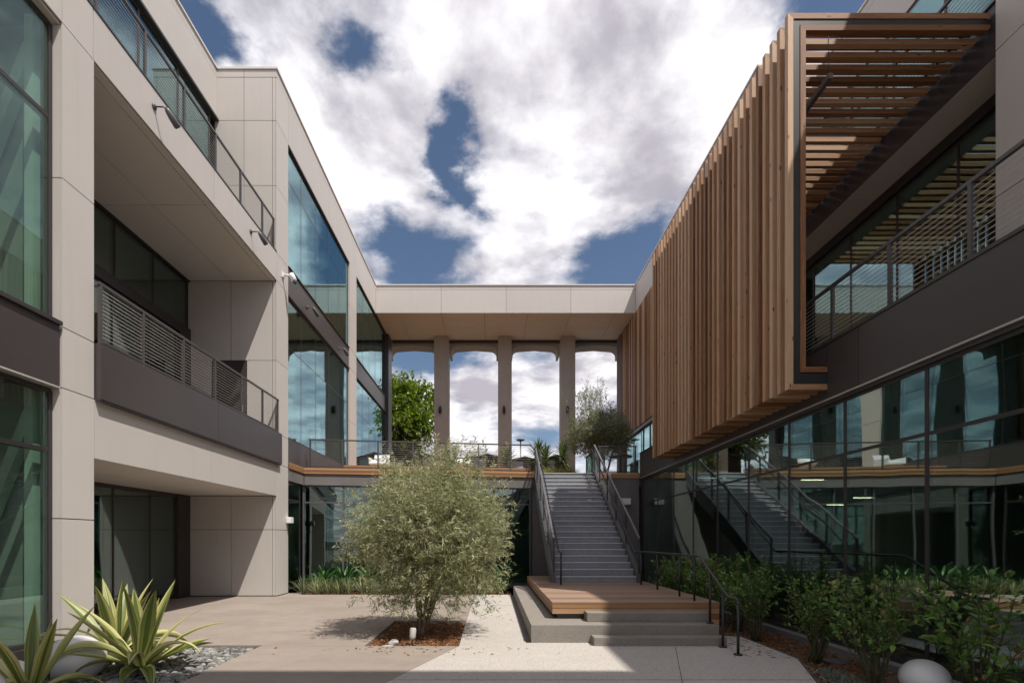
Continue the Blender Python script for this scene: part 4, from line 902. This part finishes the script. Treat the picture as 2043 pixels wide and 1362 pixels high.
# hedge of shrubs on the east bed
def shrub(label, x, y, h, spread, nst, lpt, L, Wd, seed, individual=False):
    t = thing('leafy_shrub', label, 'shrub', (x, y, -.05), 'shrubs along the glass'); rg = random.Random(seed); parts = []
    B = []; Dd = []
    for k in range(nst):
        a = rg.uniform(0, 6.283); q = rg.random()**.6; tipv = Vector((math.cos(a)*spread*q, math.sin(a)*spread*.85*q, h*rg.uniform(.55, 1.0)*(1-.22*q)))
        b0 = Vector((x+rg.uniform(-.07, .07), y+rg.uniform(-.07, .07), -.06)); m = Vector((x, y, -.05))+Vector((tipv.x*.38, tipv.y*.38, tipv.z*.5)); e = Vector((x, y, -.05))+tipv
        parts.append(tube_geo([b0, b0.lerp(m, .5), m, e], [.011, .0095, .0075, .003], 5))
        ns_ = rg.randint(2, 4); segs = [(m, e)]
        for j in range(ns_):
            f = rg.uniform(-.25, .85); s0 = m.lerp(e, f) if f > 0 else b0.lerp(m, 1+f); dd = Vector((rg.uniform(-1, 1), rg.uniform(-1, 1), rg.uniform(.2, 1.1))).normalized()*rg.uniform(.14, .3)
            parts.append(tube_geo([s0, s0+dd*.5+Vector((0, 0, .01)), s0+dd], [.005, .004, .002], 4)); segs.append((s0, s0+dd))
        for s0, s1 in segs:
            dv_ = (s1-s0); m_ = max(3, int(lpt*dv_.length/.3))
            for j in range(m_):
                f = (j+.5+rg.uniform(-.3, .3))/m_; p = s0+dv_*f; a2 = rg.uniform(0, 6.283)
                sd = dv_.normalized().cross(Vector((math.cos(a2), math.sin(a2), .3))).normalized(); B.append(p); Dd.append((dv_.normalized()*.6+sd*.9+Vector((0, 0, .15))))
            B += [s1]*3; Dd += [dv_.normalized()+Vector((rg.uniform(-.6, .6), rg.uniform(-.6, .6), .3)) for _ in range(3)]
    B = np.array([tuple(p) for p in B]); Dd = np.array([tuple(p) for p in Dd]); n = len(B)
    Vs, Fs = merge(parts); st = raw('stems', t, M['stem'], Vs, Fs, smooth=True)
    Ls = L*(.55+.65*RNG.random(n)); tone = np.clip(.45+.26*RNG.normal(size=n), 0, 1); br = RNG.random(n) < .018; tone[br] = 1.0
    V, F = leaves(B, Dd, Ls, Wd/L*Ls*(.85+.3*RNG.random(n)), .18, .18, up=np.array([0, 0, 1.0]), six=True)
    if individual:
        order = np.argsort(B[:, 1]+np.abs(RNG.normal(size=n))*.05)[:290]
        rest = np.ones(n, bool); rest[order] = False
        tri = []
        for f in F.tolist(): tri += [f[:3]] if f[2] == f[3] else [[f[0], f[1], f[2]], [f[0], f[2], f[3]]]
        for i in order:
            o = raw('leaf', t, M['shrub'], V[i], tri, origin=tuple(B[i])); at = o.data.attributes.new("rnd", 'FLOAT', 'FACE'); at.data.foreach_set("value", [float(tone[i])]*len(o.data.polygons))
        V = V[rest]; tone = tone[rest]
    if len(V): leaf_mesh('foliage', t, M['shrub'], V, F, tone)["kind"] = "stuff"
    return t
shrub('multi-stemmed green shrub spreading over the white globe lamp', 4.62, 4.72, 1.45, .66, 16, 5, .105, .052, 11, True)
shrub('green shrub with browned flower heads between path corner and globe lamp', 4.13, 5.42, 1.40, .50, 20, 6, .082, .04, 12, True)
shrub('leggy green shrub with a dark bundle of stems in the mulch', 4.32, 6.74, 1.48, .56, 26, 7, .078, .038, 13)
shrub('compact green shrub beside the end post of the pipe handrail', 4.30, 8.15, 1.45, .52, 28, 8, .075, .036, 14)
for k, (x, y, h) in enumerate(((4.42, 9.05, 1.28), (4.38, 9.85, 1.35), (4.42, 10.7, 1.3), (4.36, 11.5, 1.36), (4.45, 12.4, 1.3))):
    shrub(['hedge shrub beside the front edge of the timber platform', 'hedge shrub behind the second pipe handrail post on the platform', 'hedge shrub midway along the timber platform by the glass', 'hedge shrub by the pipe handrail post nearest the stair foot', 'hedge shrub beside the lower flight of the stairs'][k], x, y, h+.12, .58, 28, 8, .08, .04, 20+k)
for k, (x, y) in enumerate(((4.02, 5.95), (3.98, 5.62), (3.85, 5.35))):
    t = thing('silver_groundcover', 'low silvery groundcover clump at the path edge', 'plant', (x, y, -.05), 'silver groundcover clumps'); n = 420
    B = np.stack([x+RNG.normal(size=n)*.11, y+RNG.normal(size=n)*.11, -.03+RNG.random(n)*.08], 1); V, F = leaves(B, RNG.normal(size=(n, 3))*.6+[0, 0, .7], .05, .007, .1); leaf_mesh('foliage', t, M['silver'], V, F)["kind"] = "stuff"

# strap-leaved plants
def strap(name, parent, mat, base, az, el, L, Wd, bend, segs=9, keel=.22, twist=0., prof=None, tone=None):
    """one long arching blade with a channelled section; UV u runs across the blade"""
    V = []; UVu = []; p = Vector(base); d0 = Vector((math.cos(az)*math.cos(el), math.sin(az)*math.cos(el), math.sin(el))); side = Vector((-math.sin(az), math.cos(az), 0))
    rows = []
    e = el
    for k in range(segs+1):
        f = k/segs; wv = Wd*(prof(f) if prof else (1-.35*(1-f)**2 if f < .45 else max(0.015, 1-((f-.45)/.55)**1.7)))
        d = Vector((math.cos(az)*math.cos(e), math.sin(az)*math.cos(e), math.sin(e))); nrm = side.cross(d)*-1
        sd = (side*math.cos(twist*f)+nrm*math.sin(twist*f))
        rows.append([p-sd*wv*.5+nrm*wv*keel, p-sd*wv*.26+nrm*wv*keel*.3, p, p+sd*wv*.26+nrm*wv*keel*.3, p+sd*wv*.5+nrm*wv*keel])
        p = p+d*(L/segs); e -= bend/segs*(0.35+1.3*f)
    V = [tuple(q) for r in rows for q in r]; F = [[k*5+j, k*5+j+1, (k+1)*5+j+1, (k+1)*5+j] for k in range(segs) for j in range(4)]
    o = raw(name, parent, mat, V, F, origin=base, smooth=True); uv = o.data.uv_layers.new(name='UVMap')
    for lp in o.data.loops:
        j = lp.vertex_index % 5; uv.data[lp.index].uv = (j/4, (lp.vertex_index//5)/segs)
    return o
def agave_mat():
    m, t, b = newmat('variegated_leaf'); uvn = N(t, "ShaderNodeUVMap"); sp = N(t, "ShaderNodeSeparateXYZ"); t.links.new(uvn.outputs[0], sp.inputs[0])
    oi = N(t, "ShaderNodeObjectInfo"); mp = N(t, "ShaderNodeMapping"); mp.inputs["Scale"].default_value = (11, .5, 1); t.links.new(uvn.outputs[0], mp.inputs[0])
    nz = N(t, "ShaderNodeTexNoise"); nz.noise_dimensions = '4D'; nz.inputs["Scale"].default_value = 1.0; nz.inputs["Detail"].default_value = 3; t.links.new(mp.outputs[0], nz.inputs["Vector"]); t.links.new(math_node(t, 'MULTIPLY', oi.outputs["Random"], 50), nz.inputs["W"])
    edge = math_node(t, 'MULTIPLY', math_node(t, 'ABSOLUTE', math_node(t, 'SUBTRACT', sp.outputs[0], .5)), 1.0)
    f = math_node(t, 'ADD', nz.outputs[0], math_node(t, 'MULTIPLY_ADD', math_node(t, 'SUBTRACT', edge, .25), .75, .04))
    f = math_node(t, 'ADD', f, math_node(t, 'MULTIPLY', math_node(t, 'SUBTRACT', oi.outputs["Random"], .5), .22))
    c_ = ramp(t, f, [(.30, (.075, .115, .022)), (.46, (.145, .185, .04)), (.56, (.36, .36, .11)), (.72, (.55, .52, .25))])
    # dry brown tip
    tip = N(t, "ShaderNodeMapRange"); t.links.new(sp.outputs[1], tip.inputs[0]); tip.inputs[1].default_value = .955; tip.inputs[2].default_value = 1.0
    mm = N(t, "ShaderNodeMixRGB"); t.links.new(tip.outputs[0], mm.inputs[0]); t.links.new(c_, mm.inputs[1]); mm.inputs[2].default_value = (.20, .09, .035, 1)
    t.links.new(mm.outputs[0], b.inputs["Base Color"]); b.inputs["Roughness"].default_value = .42; b.inputs["Specular IOR Level"].default_value = .45
    tl = N(t, "ShaderNodeBsdfTranslucent"); t.links.new(mm.outputs[0], tl.inputs[0]); mx_ = N(t, "ShaderNodeMixShader"); mx_.inputs[0].default_value = .22
    t.links.new(b.outputs[0], mx_.inputs[1]); t.links.new(tl.outputs[0], mx_.inputs[2]); t.links.new(mx_.outputs[0], t.nodes["Material Output"].inputs[0]); return m
M['agave'] = agave_mat()
def agave(label, x, y, n, L, Wd, seed):
    t = thing('variegated_agave', label, 'plant', (x, y, -.04), 'variegated agaves'); rg = random.Random(seed)
    for k in range(n):
        f = k/n; az = k*2.39996+rg.uniform(-.25, .25); el = math.radians(80-66*f**.75+rg.uniform(-13, 13)); l_ = L*(.92+.35*math.sin(math.pi*min(1, f+.25))+rg.uniform(-.08, .1))
        strap('leaf', t, M['agave'], (x+math.cos(az)*.035, y+math.sin(az)*.035, .0+.05*(1-f)), az, el, l_, Wd*rg.uniform(.85, 1.15), math.radians(rg.choice([15, 30, 50, 80, 115, 140]) if f > .3 else rg.uniform(3, 20)), 12, keel=rg.uniform(.08, .3), twist=rg.uniform(-.9, .9))
    return t
agave('large variegated agave with yellow striped leaves on the pebbles', -4.36, 6.22, 25, .84, .165, 4)
agave('variegated agave with upright striped leaves behind the larger one', -5.1, 6.8, 20, .9, .15, 6)
agave('variegated agave in shade beside the half-hidden globe lamp', -4.62, 5.0, 20, .76, .14, 9)
def tuft(name, label, cat, x, y, z, n, L, Wd, mat, el0, el1, bend, group, seed, trunk=0.0, fol='foliage'):
    t = thing(name, label, cat, (x, y, z), group); rg = random.Random(seed); parts = []
    for k in range(n):
        f = k/max(1, n-1); az = k*2.39996+rg.uniform(-.3, .3); el = math.radians(el0+(el1-el0)*f+rg.uniform(-6, 6)); l_ = L*rg.uniform(.75, 1.1); e = el; p = Vector((x+math.cos(az)*.02, y+math.sin(az)*.02, z+trunk*(1-.35*f if trunk else 1))); sd = Vector((-math.sin(az), math.cos(az), 0)); V = []
        sg = 5
        for j in range(sg+1):
            g = j/sg; w2 = Wd*(1-.3*(1-g) if g < .4 else max(.03, 1-((g-.4)/.6)**1.5)); d = Vector((math.cos(az)*math.cos(e), math.sin(az)*math.cos(e), math.sin(e))); nr = sd.cross(d)*-1
            V += [tuple(p-sd*w2*.5+nr*w2*.25), tuple(p), tuple(p+sd*w2*.5+nr*w2*.25)]; p = p+d*l_/sg; e -= math.radians(bend)*rg.uniform(.6, 1.3)/sg
        parts.append((V, [[j*3+q, j*3+q+1, (j+1)*3+q+1, (j+1)*3+q] for j in range(sg) for q in range(2)]))
    V, F = merge(parts); o = big(fol, t, mat, V, F, np.repeat(RNG.random(n), 10), True, origin=(x, y, z)); o["kind"] = "stuff"
    if trunk: tube('trunk', t, M['bark'], [(x, y, z-.02), (x+.02, y, z+trunk*.5), (x, y, z+trunk)], [.06, .05, .045], 8)
    return t
k = 0
for x in np.arange(-5.62, 0.45, .34):
    for row in range(2):
        tuft('flax_clump', 'strap-leaved pale green flax clump in the bed below the deck', 'plant', float(x)+random.uniform(-.08, .08)+row*.15, 15.02+row*.38+random.uniform(-.06, .06), -.05, 26, .60, .032, M['flax'], 86, 48, 22, 'flax clumps below the deck', 100+k); k += 1
for k, (x, y) in enumerate(((-5.45, 16.0), (-4.75, 16.05), (-4.0, 16.1), (-2.9, 16.2), (-1.2, 16.3), (.35, 16.4))):
    tuft('broad_leaf_agave', ['broad dark agave beside the corner window post under the deck', 'broad dark agave second from the corner window post', 'broad dark agave third from the corner window post', 'broad dark agave behind the left of the tree crown', 'broad dark agave hidden behind the tree trunk', 'broad dark agave next to the end of the concrete plinth'][k], 'plant', x, y, .15, 24, .85, .13, M['broad'], 80, 15, 40, 'broad agaves below the deck', 200+k)
for k, (x, y, tr) in enumerate(((0.60, 22.5, 1.0), (1.95, 21.6, 1.1), (2.35, 22.4, 1.05), (3.12, 22.2, 1.2))):
    lab = ['bushy spiky yucca seen through the deck railing', 'spiky yucca just behind the stair railing', 'second spiky yucca behind the stair railing', 'tall spiky yucca beside the concrete column'][k]
    for s in (0,):
        t = tuft('yucca', lab, 'plant', x, y, DECK, 130, .68, .06, M['yucca'], 85, -55, 12, 'deck yuccas', 300+k, trunk=tr+.35)
for k, (x, y) in enumerate(((2.45, 20.4), (2.75, 20.5), (3.05, 20.4), (3.3, 20.5), (2.2, 20.5))):
    tuft('grass_tuft', 'yellow-green ornamental grass tuft in the planter at the stair top', 'plant', x, y, DECK+.18, 160, .62, .010, M['grass'], 85, 35, 70, 'grass tufts at the stair top', 400+k)
pb = thing('deck_planter', 'low timber-edged planter holding the grasses and yuccas at the stair top', 'planter', (2.7, 21.5, DECK))
for z0, z1 in ((DECK+.002, DECK+.095), (DECK+.1, DECK+.2)): box('board', pb, M['deck_x'], 1.7, 3.95, 20.0, 20.04, z0, z1)
box('soil_bed', pb, M['soil'], 1.7, 3.95, 20.05, 23.0, DECK+.002, DECK+.17)
# ------------------------------------------------------------------ things on and beyond the deck
ch = thing('lounge_chair', 'white moulded lounge chair behind the deck railing', 'chair', (-4.1, 18.3, DECK))
prism('shell', ch, M['white'], [(18.0, 4.38), (18.55, 4.33), (18.75, 4.78), (18.80, 4.78), (18.60, 4.27), (18.0, 4.32)], 'x', -4.42, -3.86, .01); box('arm', ch, M['white'], -4.46, -4.425, 18.02, 18.66, 4.33, 4.58, .01); box('arm', ch, M['white'], -3.855, -3.82, 18.02, 18.66, 4.33, 4.58, .01)
for x in (-4.38, -3.9):
    for y in (18.06, 18.54): tube('leg', ch, M['cable'], [(x, y, DECK), (x, y, 4.33)], .015, 6)
ch2 = thing('lounge_chair', 'white rounded chair seen through the railing past the tree top', 'chair', (-1.1, 18.4, DECK))
lathe('shell', ch2, M['white'], [(.12, 0), (.26, .1), (.32, .28), (.30, .28), (.24, .12), (.11, .04)], (-1.1, 18.4, DECK+.3), axis=(0, -.35, 1), seg=24)
for a in range(4): tube('leg', ch2, M['cable'], [(-1.1+.1*math.cos(a*1.571+.8), 18.4+.1*math.sin(a*1.571+.8), DECK+.33), (-1.1+.24*math.cos(a*1.571+.8), 18.4+.24*math.sin(a*1.571+.8), DECK)], .012, 6)
tb = thing('cafe_table', 'dark round table on the deck behind the short railing', 'table', (4.75, 18.6, DECK))
lathe('table_top', tb, M['steel'], [(.42, 0), (.42, .03)], (4.75, 18.6, DECK+.72), seg=28); tube('pedestal', tb, M['steel'], [(4.75, 18.6, DECK), (4.75, 18.6, DECK+.72)], .035, 8); lathe('base', tb, M['steel'], [(.24, 0), (.22, .02)], (4.75, 18.6, DECK), seg=20)
M['shedwall'] = mottled('shed_wall', (.055, .034, .027), (.08, .05, .04), 3, .8, .2); M['sheddoor'] = mottled('shed_door', (.42, .50, .60), (.48, .56, .66), 2, .5, .4)
def shed(label, x, y, w_, doorside):
    t = thing('garden_shed', label, 'shed', (x, y, DECK), 'sheds beyond the columns'); ze, zr = 7.02, 7.36
    prism('wall', t, M['shedwall'], [(x-w_/2, DECK), (x+w_/2, DECK), (x+w_/2, ze), (x, zr-.1), (x-w_/2, ze)], 'y', y, y+2.2)
    for s in (-1, 1): prism('roof', t, M['dark'], [(x, zr), (x+s*(w_/2+.25), ze-.03), (x+s*(w_/2+.25), ze-.13), (x, zr-.1)], 'y', y-.25, y+2.4)
    d = box('door', t, M['sheddoor'], x+doorside*w_*.05, x+doorside*w_*.46, y-.03, y-.002, DECK, ze-.02); box('handle', d, M['cable'], x+doorside*w_*.40-.02, x+doorside*w_*.40+.02, y-.06, y-.031, 5.0, 5.2)
shed('dark shed with a pale blue door between the two tall columns', -.35, 33.5, 2.1, -1); shed('dark shed with a pale blue door behind the thin lamp pole', 2.2, 34.5, 2.0, -1); shed('dark shed with a pale blue door behind the yuccas', 4.3, 34.0, 1.9, -1); shed('dark gabled shed seen under the bright green tree', -4.7, 33.0, 2.2, 1); shed('dark gabled shed seen through the courtyard tree top', -2.2, 35, 2.2, -1)
lp = thing('lamp_pole', 'thin grey lamp pole with flat round head far beyond the columns', 'lamp post', (2.5, 45, 3.5)); tube('pole', lp, M['greysteel'], [(2.5, 45, 3.5), (2.5, 45, 10.5)], .06, 8); lathe('lamp_head', lp, M['greysteel'], [(.1, 0), (.38, .1), (.4, .18), (.1, .24)], (2.5, 45, 10.45), seg=16)
hl = struct(prism('backlot', None, M['ground'], [(-60, 44.2), (60, 44.2), (60, 90), (-60, 90)], 'z', -.28, 3.5))
sr = thing('stair_top_railing', 'glass-panelled railing turning back from the stair top', 'railing', (3.75, 18.8, DECK))
for y in (17.75, 18.9, 20.0): box('post', sr, M['steel'], 3.72, 3.77, y-.025, y+.025, DECK, DECK+.93)
box('top_rail', sr, M['steel'], 3.715, 3.775, 17.7, 20.03, DECK+.932, DECK+.97); 
for y0, y1 in ((17.79, 18.86), (18.94, 19.96)): box('glass_pane', sr, M['glass_dim'], 3.735, 3.753, y0, y1, DECK+.06, DECK+.90)
